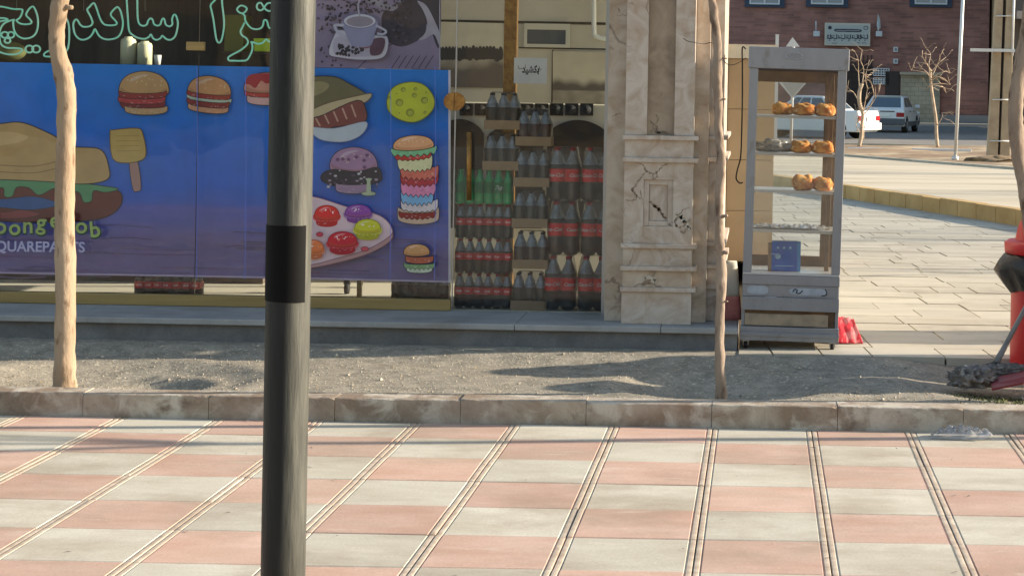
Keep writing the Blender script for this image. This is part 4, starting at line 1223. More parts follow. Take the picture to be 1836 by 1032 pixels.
crate('carton', 456, 70, 488, 93, 14.0, 0.14, M['lime'], 'lime yellow carton on the shelf beside the dark street pole', 'carton', M['lime'])
crate('carton', 403, 28, 436, 93, 14.1, 0.2, M['olive'], 'tall olive carton on the shelf beneath the mint lettering', 'carton', M['olive'])
o = MB().blob(P(12, 92, 13.2), (0.13, 0.13, 0.07)).build('salad_bowl', M['weed'], org=P(12, 92, 13.2)); tag(o, 'rounded green bowl on the counter at the far left of the window', 'bowl')
# rolling table under the banner
RT = thing('rolling_table', 'metal rolling table whose legs show under the blue banner', 'table', (P(620, 530, 12.6).x, 12.6, FL))
zt = 0.95
cx = P(622, 530, 12.5).x
MB().box(cx - 0.5, cx + 0.1, 12.4, 12.95, zt, zt + 0.03).build('table_top', M['tray'], RT)
for lx, ly in ((cx, 12.5), (cx - 0.44, 12.5), (cx, 12.9), (cx - 0.44, 12.9)):
    lg = MB().box(lx - .012, lx + .012, ly - .012, ly + .012, FL + 0.09, zt - 0.001).build('leg', M['alu'], RT)
    w = MB(); w.tube([(lx - .013, ly, FL + 0.036), (lx + .013, ly, FL + 0.036)], 0.035, n=18); w.box(lx - .02, lx + .02, ly - .014, ly + .014, FL + 0.062, FL + 0.089)
    w.build('castor', M['rubber'], lg)
o = MB().box(P(640, 500, 12.2).x, P(648, 500, 12.2).x, 12.2, 12.23, FL + .001, 1.2)
o = o.build('prop_post', M['goldbar'], org=(P(644, 500, 12.2).x, 12.2, FL)); tag(o, 'thin brass coloured post standing under the banner beside the castor', 'post')

# ------------------------------------------------------------------ drinks
SCRIPT = None
def bottle(h, r, body, cap, lab, z0, z1, word=None, wsize=0.03, n=14, fill=0.62, wordrot=0):
    """template: bottle (with cap and label children), base at the origin"""
    mb = MB()
    P_ = [(0, 0), (r * 0.72, 0.0), (r * 0.95, h * 0.03), (r, h * 0.07), (r * 0.97, h * 0.35), (r, h * 0.52), (r * 0.97, fill * h)]
    mb.cur = 0; mb.lathe(P_, n=n, caps=False)
    mb.cur = 1; mb.lathe([(r * 0.97, fill * h), (r * 0.82, h * 0.72), (r * 0.5, h * 0.83), (r * 0.3, h * 0.90), (r * 0.28, h * 0.945)], n=n, caps=False)
    o = mb.build('bottle', [body, M['pet'] if body is not M['greenpet'] else body])
    c = MB().lathe([(r * 0.34, h * 0.94), (r * 0.34, h), (r * 0.30, h * 1.003)], n=n).build('cap', cap, o)
    l = MB(); l.cur = 0; l.lathe([(r * 1.02, z0 * h), (r * 1.025, (z0 + z1) / 2 * h), (r * 1.02, z1 * h)], n=n, caps=False)
    if word:
        vs, fs = text_mesh(word, wsize, shear=0.35, bold=wsize * 0.02)
        l.cur = 1; rr = r * 1.045
        out = []
        for x, y, z in vs:
            th = -math.pi / 2 + x / rr + wordrot
            out.append((rr * math.cos(th), rr * math.sin(th), (z0 + z1) / 2 * h + y))
        l.add(out, fs)
    l.build('label', [lab, M['whiteink']], o)
    return o
def wrap_shell(x0, x1, y0, y1, z0, z1, r, taper, Vt=6):
    """film pulled tight round the pack: rounded box narrowing to the bottle tops"""
    mb = MB(); rings = []
    levels = [(0.0, 0.0), (0.3, 0.0), (0.58, 0.0), (0.72, taper * 0.35), (0.86, taper * 0.8), (0.97, taper), (1.02, taper * 1.25)]
    vs, fs = [], []
    K = 24
    for t, ins in levels:
        z = z0 + (z1 - z0) * t
        hw, hd = (x1 - x0) / 2 - ins, (y1 - y0) / 2 - ins * 0.8
        for k in range(K):
            a = 2 * math.pi * (k + .5) / K
            c, s_ = math.cos(a), math.sin(a)
            e = 0.35
            px = math.copysign(abs(c) ** e, c) * hw; py = math.copysign(abs(s_) ** e, s_) * hd
            jit = 0.0035 * noise.noise(Vector((px * 40, py * 40 + z * 30, z * 50 + x0 * 9)))
            vs.append(((x0 + x1) / 2 + px + jit, (y0 + y1) / 2 + py + jit, z))
    for j in range(len(levels) - 1):
        for k in range(K):
            k2 = (k + 1) % K; fs.append((j*K+k, j*K+k2, (j+1)*K+k2, (j+1)*K+k))
    fs.append(tuple((len(levels) - 1) * K + k for k in range(K)))
    mb.smooth = True; mb.add(vs, fs)
    return mb
big_t = bottle(0.322, 0.046, M['cola'], M['cap_red'], M['label_red'], 0.36, 0.60, 'Coca-Cola', 0.030, fill=0.68)
big_t2 = bottle(0.322, 0.046, M['cola'], M['cap_red'], M['label_red'], 0.36, 0.60, 'Coca-Cola', 0.030, fill=0.68, wordrot=0.75)
sm_t = bottle(0.205, 0.0285, M['cola'], M['cap_red'], M['label_dim'], 0.40, 0.60, 'Cola', 0.018, n=12, fill=0.66)
gr_t = bottle(0.205, 0.0285, M['greenpet'], M['greenpet'], M['label_green'], 0.32, 0.66, None, n=12)
gr7_t = bottle(0.205, 0.0285, M['greenpet'], M['greenpet'], M['label_green'], 0.32, 0.66, '7up', 0.036, n=12)
tr_t = bottle(0.215, 0.034, M['cola'], M['cap_dark'], M['cola'], 0.40, 0.60, None, n=12, fill=0.58)
ch_t = bottle(0.215, 0.034, M['cherry'], M['cap_dark'], M['cherry'], 0.40, 0.60, None, n=12, fill=0.58)
used_t = set()
def place_bottle(t, loc, parent, rz=0.0):
    if t.name not in used_t:
        o = t; used_t.add(t.name)
    else:
        o = t.copy(); COL.objects.link(o)
        for ch in t.children:
            c = ch.copy(); COL.objects.link(c); c.parent = o
    o.parent = parent; o.location = loc; o.rotation_euler = (0, 0, rz)
    return o
def pack(cx, y0, z, nx, ny, pitch, h, temp, label, group, tray=0.0, taper=0.012, temps=None):
    w = nx * pitch; d = ny * pitch
    t = local_thing('drink_pack', label, 'drink pack', (cx, y0 + d / 2, z), group)
    if tray:
        a = 0.003
        mb = MB(); W, Dp = w / 2 + 0.006, d / 2 + 0.006
        mb.box(-W, W, -Dp, -Dp + a, 0, tray); mb.box(-W, W, Dp - a, Dp, 0, tray); mb.box(-W, -W + a, -Dp + a, Dp - a, 0, tray); mb.box(W - a, W, -Dp + a, Dp - a, 0, tray); mb.box(-W + a, W - a, -Dp + a, Dp - a, 0, a)
        mb.build('tray', M['card'], t)
    for j in range(ny):
        for i in range(nx):
            tt = temp
            if temps: tt = temps[i % len(temps)]
            place_bottle(tt, (-w / 2 + pitch * (i + .5), -d / 2 + pitch * (j + .5), 0.004), t, random.uniform(-0.35, 0.35))
    wrap_shell(-w / 2 - 0.004, w / 2 + 0.004, -d / 2 - 0.004, d / 2 + 0.004, 0.001 + tray * 0.0, h, 0.01, taper).build('shrink_film', M['wrap'], t)
    return t
PY_ = 11.80
gcol = 'shrink wrapped drink packs stacked inside the door'
cxL = P(866, 440, PY_).x
h = 0.2095
names = ['bottom cola pack of the left stack, standing on the floor', 'second cola pack up from the floor in the left stack', 'cola pack just under the green bottles in the left stack']
for k in range(3): pack(cxL, PY_, FL + 0.001 + k * h, 6, 2, 0.0572, 0.203, sm_t, names[k], gcol)
pack(cxL - 0.005, PY_, FL + 0.001 + 3 * h, 6, 2, 0.0572, 0.203, gr_t, 'pack of green lemonade bottles behind the brass door handle', gcol, temps=[gr_t, gr_t, gr_t, gr_t, gr7_t, gr_t])
zA = FL + 0.001 + 4 * h
cxA = P(897, 300, PY_).x
hb = 0.2475
for k in range(2): pack(cxA + 0.004 * (k) , PY_ + 0.005, zA + k * hb, 3, 2, 0.068, 0.222, tr_t, ['trayed cola pack standing on the green bottles', 'topmost trayed cola pack, above the green bottles and left of the notice'][k], gcol, tray=0.055, taper=0.028)
cxB = P(950, 400, PY_).x
nb = ['trayed cola pack at the floor, bottom of the middle stack', 'second tray up in the middle stack of cola trays', 'third tray up in the middle stack of cola trays', 'fourth tray up in the middle stack, just below the dark red drinks', 'top tray of the middle stack, holding dark red bottles']
for k in range(5): pack(cxB + (0.0, 0.006, -0.002, 0.004, 0.012)[k], PY_, FL + 0.001 + k * hb, 3, 2, 0.068, 0.222, ch_t if k == 4 else tr_t, nb[k], gcol, tray=0.055, taper=0.028)
hB = 0.3285
nm = [['pack of large red labelled cola bottles on the floor, nearer the middle stack', 'large cola bottles on the floor next to the door frame'],
      ['large cola bottle pack at middle height, nearer the middle stack', 'large cola bottle pack at middle height next to the door frame'],
      ['top pack of large cola bottles, nearer the middle stack', 'top pack of large cola bottles next to the door frame']]
for k in range(3):
    for s_ in range(2):
        pack(P(1009, 400, PY_).x + s_ * 0.2 - (0.012 if k == 0 else 0), PY_ - 0.02 * (k == 0), FL + 0.001 + k * hB, 2, 2, 0.094, 0.322, big_t, nm[k][s_], gcol, taper=0.02, temps=[big_t, big_t2])
pack(P(298, 520, 11.82).x, 11.82, FL + 0.001, 7, 2, 0.0572, 0.20, sm_t, 'low cola pack on the shop floor showing under the banner left of the pole', gcol)
pack(P(752, 520, 11.85).x, 11.85, FL + 0.001, 6, 2, 0.0572, 0.20, tr_t, 'dark drink pack on the floor under the banner corner by the door', gcol)

# ------------------------------------------------------------------ bread cabinet
CAB = local_thing('bread_cabinet', 'tall steel and glass bread cabinet on castors at the corner of the shop', 'display cabinet', (-0.097, 11.15, 0.150))
CAB.rotation_euler = (0, R(0.9), 0)
CW, CD = 0.556, 0.52
pw = 0.05
def cpart(name, boxes, m, parent=CAB, bev=0.002):
    mb = MB()
    for b in boxes: mb.box(*b)
    o = mb.build(name, m, parent)
    if bev: bevel(o, bev)
    return o
zb, zh, zt = 0.440, 1.605, 1.728
hd = cpart('header', [(-0.008, CW + 0.012, -0.008, CD, zh, zt)], M['steel'], bev=0.004)
mb = MB(); mb.tube(catmull([(0.25 + 0.05 * math.cos(t), -0.011, 1.68 + 0.018 * math.sin(t)) for t in [k * math.pi / 6 for k in range(12)]], True, 3), 0.003, n=5)
mb.tube(catmull([(0.225, -0.011, 1.682), (0.24, -0.011, 1.672), (0.255, -0.011, 1.686), (0.275, -0.011, 1.676)], False, 3), 0.003, n=5)
mb.build('badge', M['ovalgrey'], hd)
cpart('front_post', [(0, pw, 0, 0.04, zb + .001, zh - .001)], M['steel'])
cpart('front_post', [(CW - pw, CW, 0, 0.04, zb + .001, zh - .001)], M['steel'])
cpart('rear_post', [(0, 0.05, CD - 0.03, CD, zb + .001, zh - .001)], M['steel'])
cpart('rear_post', [(CW - 0.105, CW, CD - 0.03, CD, zb + .001, zh - .001)], M['steel_brown'])
cpart('inner_post', [(CW - 0.085, CW - 0.06, 0.2, 0.23, zb + .001, zh - .001)], M['steel_brown'])
cpart('rear_top_rail', [(0.0505, CW - 0.1055, CD - 0.03, CD, zh - 0.075, zh - .001)], M['steel_brown'])
cpart('front_top_rail', [(0.0505, CW - 0.0505, 0.002, 0.03, zh - 0.012, zh - .001)], M['darkmetal'])
cpart('rear_bottom_rail', [(0.0505, CW - 0.1055, CD - 0.03, CD, zb + .001, zb + 0.06)], M['steel_brown'])
cpart('front_glass', [(pw + .001, CW - pw - .001, 0.012, 0.016, zb + .002, zh - 0.013)], M['cglass'], bev=0)
cpart('side_glass', [(0.012, 0.016, 0.041, CD - 0.031, zb + .002, zh - .002)], M['cglass'], bev=0)
cpart('side_glass', [(CW - 0.016, CW - 0.012, 0.041, CD - 0.031, zb + .002, zh - .002)], M['cglass'], bev=0)
cpart('rear_glass', [(0.051, CW - 0.106, CD - 0.018, CD - 0.014, zb + 0.061, zh - 0.076)], M['cglass'], bev=0)
SHZ = [1.337, 1.121, 0.907, 0.681]
for z in SHZ:
    cpart('shelf', [(0.017, CW - 0.017, 0.045, CD - 0.032, z - 0.006, z), (0.0505, CW - 0.0505, 0.030, 0.0445, z - 0.012, z + 0.004)], M['tray'])
cpart('base_floor', [(0.002, CW - 0.002, 0.001, CD, zb - 0.012, zb)], M['tray'])
cpart('upper_panel', [(0, CW, 0, 0.02, 0.372, zb - 0.013)], M['steel'])
sb = cpart('slot_strip', [(0.004, CW - 0.004, 0.008, 0.022, 0.303, 0.3715)], M['steel'])
mb = MB()
for (xa, xb, zc, hh, c) in ((0.27, 0.49, 0.337, 0.021, 0), (0.03, 0.15, 0.340, 0.024, 0), (0.13, 0.2, 0.299, 0.007, 0)):
    N = 18; mb.cur = 0
    mb.prism([Vector(((xa + xb) / 2 + (xb - xa) / 2 * math.copysign(abs(math.cos(t)) ** .5, math.cos(t)), 0.0055 if zc > .31 else -0.0015, zc + hh * math.copysign(abs(math.sin(t)) ** .6, math.sin(t)))) for t in [2 * math.pi * k / N for k in range(N)]], (0, 0.002 if zc > .31 else 0.001, 0))
mb.cur = 1
mb.tube(catmull([(0.29, 0.005, 0.335), (0.30, 0.005, 0.35), (0.315, 0.005, 0.345), (0.31, 0.005, 0.33), (0.33, 0.005, 0.328), (0.345, 0.005, 0.345)], False, 3), 0.003, n=5)
mb.tube(catmull([(0.455, 0.005, 0.318), (0.478, 0.005, 0.322), (0.484, 0.005, 0.337), (0.474, 0.005, 0.355)], False, 3), 0.003, n=5)
mb.build('sticker', [mat('worn pale sticker', S(182,188,194), rough=0.5, color2=S(150,156,164), scale=9), M['ink']], sb)
cpart('mid_panel', [(0, CW, -0.004, 0.02, 0.226, 0.302)], M['steel'])
cpart('recess', [(0.02, CW - 0.02, 0.03, 0.04, 0.133, 0.225)], M['steel_brown'])
cpart('wood_strip', [(0.02, CW - 0.06, 0.012, 0.029, 0.137, 0.205)], mat('worn grey tan strip', S(168,150,126), rough=0.8, color2=S(140,126,108), scale=12))
cpart('lower_side', [(0, 0.0195, 0.0205, 0.04, 0.133, 0.225)], M['steel'])
cpart('lower_side', [(CW - 0.0195, CW, 0.0205, 0.04, 0.133, 0.225)], M['steel'])
cpart('side_panel', [(0, 0.012, 0.041, CD, 0.05, zb - 0.013)], M['steel'])
cpart('side_panel', [(CW - 0.012, CW, 0.041, CD, 0.05, zb - 0.013)], M['steel'])
cpart('back_panel', [(0.0125, CW - 0.0125, CD - 0.01, CD, 0.05, zb - 0.013)], M['steel'])
cpart('base_rail', [(-0.004, CW + 0.004, -0.002, 0.04, 0.052, 0.132)], M['steel'])
cpart('base_rail', [(-0.006, CW + 0.006, -0.010, -0.0025, 0.078, 0.100)], M['steel'])
for x, y in ((0.03, 0.04), (CW - 0.03, 0.04), (0.03, CD - 0.05), (CW - 0.03, CD - 0.05)):
    mb = MB(); mb.box(x - .02, x + .02, y - .02, y + .02, 0.044, 0.0515); mb.box(x - .016, x - .012, y - .01, y + .012, 0.02, 0.0435); mb.box(x + .012, x + .016, y - .01, y + .012, 0.02, 0.0435)
    c = mb.build('castor', M['alu'], CAB)
    MB().tube([(x - .010, y + .004, 0.0235), (x + .010, y + .004, 0.0235)], 0.0235, n=16).build('wheel', M['rubber'], c)
def cabw(x, y, z):
    return CAB.matrix_basis @ Vector((x, y, z)) if False else (Matrix.Translation(CAB.location) @ Matrix.Rotation(R(0.9), 4, 'Y')) @ Vector((x, y, z))
# bread
def loaf(x, y, z, w, hgt, d, seed, label):
    c = cabw(x, y, z)
    hgt *= 1 + 0.10 * math.sin(seed * 3); w *= 1 + 0.03 * math.cos(seed * 5)
    mb = MB()
    n, m = 28, 18
    vs, fs = [], []
    for j in range(m + 1):
        ph = math.pi * j / m
        for k in range(n):
            t = 2 * math.pi * k / n
            dx, dy, dz = math.sin(ph) * math.cos(t), math.sin(ph) * math.sin(t), math.cos(ph)
            e = 0.72
            px = math.copysign(abs(dx) ** e, dx) * w / 2; py = math.copysign(abs(dy) ** e, dy) * d / 2
            pz = (math.copysign(abs(dz) ** 0.85, dz) * (0.62 if dz > 0 else 0.38)) * hgt
            q = 1 + 0.16 * noise.noise(Vector((dx * 1.6 + seed, dy * 1.6, dz * 1.6))) + 0.06 * noise.noise(Vector((dx * 6 + seed, dy * 6, dz * 6)))
            if dz > 0: pz -= 0.10 * hgt * math.exp(-((dx * 1.0 + dy * .4 - 0.1 * math.sin(seed)) / 0.13) ** 2)
            vs.append((c.x + px * q, c.y + py * q, c.z + 0.39 * hgt + pz * q))
    zmin = c.z + 0.004
    vs = [(a, b, max(cc, zmin)) for a, b, cc in vs]
    for j in range(m):
        for k in range(n):
            k2 = (k + 1) % n; fs.append((j*n + k, (j+1)*n + k, (j+1)*n + k2, j*n + k2))
    mb.smooth = True; mb.add(vs, fs)
    o = mb.build('bread_loaf', M['crust'], org=c)
    o.rotation_euler = (0, 0, 0)
    tag(o, label, 'bread', 'round loaves in the bread cabinet')
loaf(0.197, 0.14, SHZ[0], 0.122, 0.082, 0.13, 1.3, 'leftmost loaf on the top shelf of the cabinet')
loaf(0.322, 0.13, SHZ[0], 0.134, 0.078, 0.14, 4.1, 'middle loaf of three on the top shelf of the cabinet')
loaf(0.442, 0.15, SHZ[0], 0.118, 0.084, 0.15, 7.7, 'loaf at the right end of the top shelf, third of three')
loaf(0.310, 0.13, SHZ[1], 0.134, 0.084, 0.14, 12.2, 'left of the two loaves on the second shelf, beside the plastic bag')
loaf(0.438, 0.14, SHZ[1], 0.130, 0.084, 0.15, 15.9, 'right of the two loaves on the second shelf of the cabinet')
loaf(0.330, 0.13, SHZ[2], 0.124, 0.086, 0.14, 21.4, 'left of the two loaves on the third shelf of the cabinet')
loaf(0.446, 0.13, SHZ[2], 0.122, 0.090, 0.14, 27.0, 'right of the two loaves on the third shelf of the cabinet')
c = cabw(0.145, 0.15, SHZ[1] + 0.033)
mb = MB()
mb.blob(c, (0.115, 0.085, 0.042), n=40, m=22, amp=0.55, freq=3.2, seed=3.0, flat=0.028)
mb.blob(c + Vector((0.05, 0.0, -0.008)), (0.085, 0.07, 0.03), n=34, m=18, amp=0.6, freq=4.5, seed=9.0, flat=0.018)
o = mb.build('plastic_bag', M['clearbag'], org=c); tag(o, 'crumpled clear plastic bag on the second shelf left of the loaves', 'plastic bag')
c = cabw(0.28, 0.2, SHZ[3] + 0.010)
mb = MB(); mb.smooth = True
nx_, ny_ = 44, 14
vs = [(c.x - 0.23 + 0.44 * i / nx_, c.y - 0.11 + 0.22 * j / ny_, c.z + 0.012 * abs(noise.noise(Vector((i * .35, j * .5, 2)))) * 2.2) for j in range(ny_ + 1) for i in range(nx_ + 1)]
mb.add(vs, [(j*(nx_+1)+i, j*(nx_+1)+i+1, (j+1)*(nx_+1)+i+1, (j+1)*(nx_+1)+i) for j in range(ny_) for i in range(nx_)])
o = mb.build('plastic_sheet', M['clearbag'], org=c); tag(o, 'wrinkled clear plastic sheet lying on the otherwise empty fourth shelf', 'plastic sheet')
# blue carton
a = cabw(0.165, 0.10, zb); w_, h_ = 0.166, 0.172
BC = thing('blue_carton', 'upright blue carton on the cabinet floor below the shelves', 'carton', (a.x, a.y, a.z + 0.001))
MB().box(a.x, a.x + w_ * .88, a.y, a.y + 0.07, a.z + .001, a.z + h_).build('front', M['blue'], BC)
MB().box(a.x + w_ * .88 + 0.0002, a.x + w_, a.y + 0.001, a.y + 0.069, a.z + .001, a.z + h_ - .002).build('side', M['blue_lt'], BC)
MB().box(a.x - 0.022, a.x - 0.0003, a.y + 0.012, a.y + 0.06, a.z + .001, a.z + h_ * .93).build('flap', M['card'], BC)
mb = MB()
for k in range(3): mb.tube([(a.x + 0.035 + 0.035 * k, a.y - 0.0003, a.z + 0.136), (a.x + 0.035 + 0.035 * k, a.y - 0.0018, a.z + 0.136)], 0.008, n=9)
mb.tube([(a.x + 0.035, a.y - 0.0003, a.z + 0.087), (a.x + 0.035, a.y - 0.0018, a.z + 0.087)], 0.017, n=14)
mb.tube([(a.x - 0.01, a.y - 0.001, a.z + 0.104), (a.x + 0.02, a.y - 0.001, a.z + 0.098)], 0.003, n=5)
mb.box(a.x + .02, a.x + .125, a.y - 0.001, a.y - 0.0002, a.z + 0.03, a.z + 0.034)
mb.build('printed_mark', mat('pale blue print', S(150,190,220), rough=0.5), BC)
# cable on the cabinet's left
o = MB().tube(catmull([P(1337, 88, 11.3), P(1331, 86, 11.3), P(1331, 120, 11.3), P(1331, 170, 11.3), P(1330, 230, 11.3), P(1328, 280, 11.3), P(1322, 305, 11.3), P(1320, 320, 11.3), P(1326, 328, 11.3), P(1332, 327, 11.3)]), 0.0042, n=7).build('power_cable', M['rubber'], org=P(1331, 88, 11.3))
tag(o, 'black cable hanging down the left side of the bread cabinet', 'cable')
o = MB().tube(catmull([P(1225, 69, 11.18), P(1233, 74, 11.1), P(1243, 76, 11.05), P(1262, 79, 11.1), P(1280, 79, 11.1), P(1300, 112, 11.25), P(1316, 116, 11.27), P(1338, 104, 11.3)]), 0.0022, n=5).build('tie_wire', M['darkmetal'], org=P(1225, 69, 11.18))
tag(o, 'thin wire strung from the marble pilaster to the bread cabinet', 'wire')
# sack on the step
SK = thing('woven_sack', 'white and pale red woven sack on the step behind the thin tree', 'sack', (P(1312, 566, 11.5).x, 11.5, FL))
pts_o = [(1296, 470), (1322, 472), (1326, 500), (1327, 530)]
def sack(mb, ya, yb, grow):
    n = 24; vs = []; fs = []; K = 9
    for j in range(K + 1):
        t = j / K; y = ya + (yb - ya) * t
        for k in range(n):
            a = 2 * math.pi * k / n
            cx = P(1305, y, 11.52); hw = (0.055 + grow * 0.05 * ((y - 470) / 95)) * (1 + 0.07 * noise.noise(Vector((a, y * .05, 2))))
            e = 0.6
            vs.append((cx.x + math.copysign(abs(math.cos(a)) ** e, math.cos(a)) * hw, 11.52 + math.copysign(abs(math.sin(a)) ** e, math.sin(a)) * 0.05 * (1 + .1 * noise.noise(Vector((a * 2, y * .1, 5)))), cx.z))
    for j in range(K):
        for k in range(n):
            k2 = (k + 1) % n; fs.append((j*n+k, j*n+k2, (j+1)*n+k2, (j+1)*n+k))
    fs.append(tuple(range(n))); fs.append(tuple(K*n + k for k in range(n)))
    mb.smooth = True; mb.add(vs, fs)
mb = MB(); sack(mb, 468, 529, 0.5); mb.build('upper_sack', M['sackwhite'], SK)
mb = MB(); sack(mb, 529.2, 571.5, 0.55); mb.build('lower_sack', M['sackred'], SK)
# red cloth
def cloth(name, x0, x1, y0, y1, z0, fn, m, label, cat, nx=30, ny=20):
    mb = MB(); mb.smooth = True
    vs = [fn(i / nx, j / ny) for j in range(ny + 1) for i in range(nx + 1)]
    N = len(vs)
    fs = [(j*(nx+1)+i, j*(nx+1)+i+1, (j+1)*(nx+1)+i+1, (j+1)*(nx+1)+i) for j in range(ny) for i in range(nx)]
    mb.add(vs, fs)
    o = mb.build(name, m, org=(sum(v[0] for v in vs) / N, sum(v[1] for v in vs) / N, z0))
    s_ = o.modifiers.new('thickness', 'SOLIDIFY'); s_.thickness = 0.006; s_.offset = 1
    tag(o, label, cat); return o
def cf(u_, v_):
    # a folded cloth leaning against the cabinet's right side
    g0 = G(1490, 607, 0.15); 
    x = 0.45 + 0.17 * u_ - 0.045 * v_ * u_
    z = 0.156 + 0.13 * v_ * (1 - 0.12 * u_) + 0.012 * noise.noise(Vector((u_ * 5, v_ * 3, 1))) * v_
    y = 11.42 + 0.25 * v_ + 0.010 * math.sin(u_ * 17 + 2 * noise.noise(Vector((u_ * 3, v_ * 4, 0)))) * (0.4 + v_ * .6)
    return (x, y, max(z, 0.157))
cloth('red_cloth', 0, 0, 0, 0, 0.15, cf, M['redcloth'], 'folded red cloth on the paving against the bread cabinet', 'cloth')

# ------------------------------------------------------------------ trees
def limb(mb, p, d, L, r, depth, rnd, spread=0.6, up=0.25):
    pts, rr = [p], [r]
    n = 5
    q = p.copy(); dd = d.copy()
    for k in range(n):
        dd = (dd + Vector((rnd.uniform(-1, 1), rnd.uniform(-1, 1), rnd.uniform(-0.6, 1))) * 0.16 + Vector((0, 0, up * 0.12))).normalized()
        q = q + dd * (L / n); pts.append(q.copy()); rr.append(r * (1 - 0.55 * (k + 1) / n))
    mb.tube(pts, rr, n=6 if r > 0.01 else 4)
    if depth > 0:
        for k in range(rnd.choice((3, 4))):
            t = rnd.randint(2, n)
            e = (dd + Vector((rnd.uniform(-1, 1), rnd.uniform(-1, 1), rnd.uniform(-0.3, 0.8))) * spread * 1.3).normalized()
            limb(mb, pts[t], e, L * rnd.uniform(0.5, 0.75), max(rr[t] * 0.65, 0.0025), depth - 1, rnd, spread, up)
def street_tree(px, Y, m, label, seed, zbase=0.09, stubs=(), crown=True, topdir=(0, 0, 1), cr=1.0, group='bare street trees in the dirt strip'):
    pts = [P(x, y, Y) for x, y, w in px]; rad = [w / 2 / FPX * Y for x, y, w in px]
    base = pts[0].copy(); base.z = min(base.z, zbase)
    T = thing('street_tree', label, 'tree', (base.x, base.y, base.z), group)
    pts = [base - Vector((0, 0, 0.06))] + pts; rad = [rad[0] * 1.12] + rad
    pc = catmull([(p.x, p.y, p.z) for p in pts], False, 5)
    rc = catmull([(r_, 0, 0) for r_ in rad], False, 5)
    rc = [max(0.002, v.x * (1 + 0.05 * noise.noise(Vector((0, i * .35, seed))))) for i, v in enumerate(rc)]
    rc = [r_ * (1 + 0.16 * math.exp(-max(0, p.z - base.z) / 0.05)) for r_, p in zip(rc, pc)]
    mb = MB(); mb.tube(pc, rc, n=20)
    for (sx, sy, dx, dy, r0, L) in stubs:
        a = P(sx, sy, Y - 0.005); b = P(sx + dx * L, sy + dy * L, Y - 0.02)
        mb.tube([a, (a + b) / 2, b], [r0 * 1.3, r0, r0 * 0.85], n=9)
    for i, v in enumerate(mb.v):
        v = Vector(v)
        q = Vector((noise.noise(v * 22 + Vector((seed, 0, 0))), noise.noise(v * 22 + Vector((0, seed, 9))), 0)) * 0.006 + Vector((noise.noise(v * 60), noise.noise(v * 60 + Vector((3, 3, 3))), 0)) * 0.003
        mb.v[i] = tuple(v + q)
    mb.build('trunk', m, T)
    if crown:
        rnd = random.Random(seed)
        cb = MB()
        top = pts[-1]
        for k in range(5):
            a = 2 * math.pi * k / 5 + rnd.random()
            d_ = (Vector(topdir) + Vector((math.cos(a), math.sin(a), 0)) * 0.6).normalized()
            limb(cb, top - Vector((0, 0, 0.04)), d_, 1.0 * cr, rad[-1] * 0.55, 3, rnd)
        cb.build('crown', m, T)
    return T
street_tree([(116,695,39),(116,660,37),(116.5,600,36),(118,500,35),(116,400,34.5),(117,300,34),(119,220,33.5),(119,170,33),(113,130,32),(104,95,29),(101,60,28),(104,30,30),(108,0,31),(113,-60,30),(116,-140,28),(112,-260,26)],
            9.67, M['bark1'], 'smooth tan tree trunk with a kink, standing in front of the blue banner', 5, stubs=((116, 13, 1.0, 0.05, 0.013, 14), (104, -4, 0.15, -1, 0.02, 12), (108, 398, 0.0, 0.3, 0.012, 6)))
street_tree([(1293,707,19),(1291,660,17),(1290,600,17),(1292,540,17),(1294,490,18.5),(1291,450,17),(1290,420,18),(1289,370,16),(1292,325,16),(1293,300,17.5),(1292,270,16),(1288,230,16),(1288,180,16),(1285,140,19),(1287,100,16),(1283,50,15.5),(1278,15,15),(1276,-20,14),(1280,-90,14),(1284,-200,12)],
            9.85, M['bark2'], 'thin knotty grey brown tree trunk standing left of the bread cabinet', 11,
            stubs=((1288, 133, -0.8, 0.2, 0.010, 7), (1296, 388, 1, -0.2, 0.008, 9), (1296, 452, 1, 0.1, 0.010, 9), (1286, 452, -1, 0.0, 0.008, 7), (1297, 105, 1, 0, 0.004, 6), (1297, 178, 1, 0, 0.004, 5), (1298, 540, 1, 0, 0.005, 6), (1276, 20, -1, .2, .005, 5)))
street_tree([(1856,722,32),(1855,600,30),(1854,500,29),(1850,420,28),(1842,360,27),(1834,320,26),(1827,285,26),(1823,245,27),(1821,205,27),(1824,160,27),(1833,108,27),(1842,60,28),(1850,0,28),(1856,-80,27),(1862,-200,24)],
            9.75, M['bark2'], 'curved grey brown tree trunk at the right edge, in front of the red bin', 23)

# dark street pole
PYL = 5.2
def polex(y): return 526 - 18.0 * (y / 1032.0)
top = P(526, 0, PYL); rp = 78.5 / 2 / FPX * PYL
SP = thing('street_pole', 'weathered black round street pole close to the camera with a band of matt tape', 'pole', (top.x, PYL, 0))
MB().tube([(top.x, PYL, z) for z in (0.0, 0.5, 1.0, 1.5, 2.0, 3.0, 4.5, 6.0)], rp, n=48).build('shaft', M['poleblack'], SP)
z0, z1 = P(508, 536, PYL).z, P(508, 402, PYL).z
mb = MB(); vs = []; fs = []
N = 30
for k in range(N + 1):
    a = R(180) + R(150) * k / N   # from the left round the camera side
    wob = 0.002 * noise.noise(Vector((k * .5, 0, 0)))
    for z in (z0 + wob - 0.0022 * k / N * 2, z1 + wob):
        vs.append((top.x + (rp + 0.0018) * math.cos(a), PYL + (rp + 0.0018) * math.sin(a), z))
for k in range(N): fs.append((2*k, 2*k+2, 2*k+3, 2*k+1))
mb.smooth = True; mb.add(vs, fs); mb.build('tape', M['tape'], SP)
MB().box(top.x + rp * 0.35, top.x + rp * 0.36, PYL - rp - 0.0006, PYL - rp + 0.012, 0.0, 6.0)
MB().tube([(top.x, PYL, 0.001), (top.x, PYL, 0.02)], rp + 0.05, n=32).build('base_plate', M['poleblack'], SP)

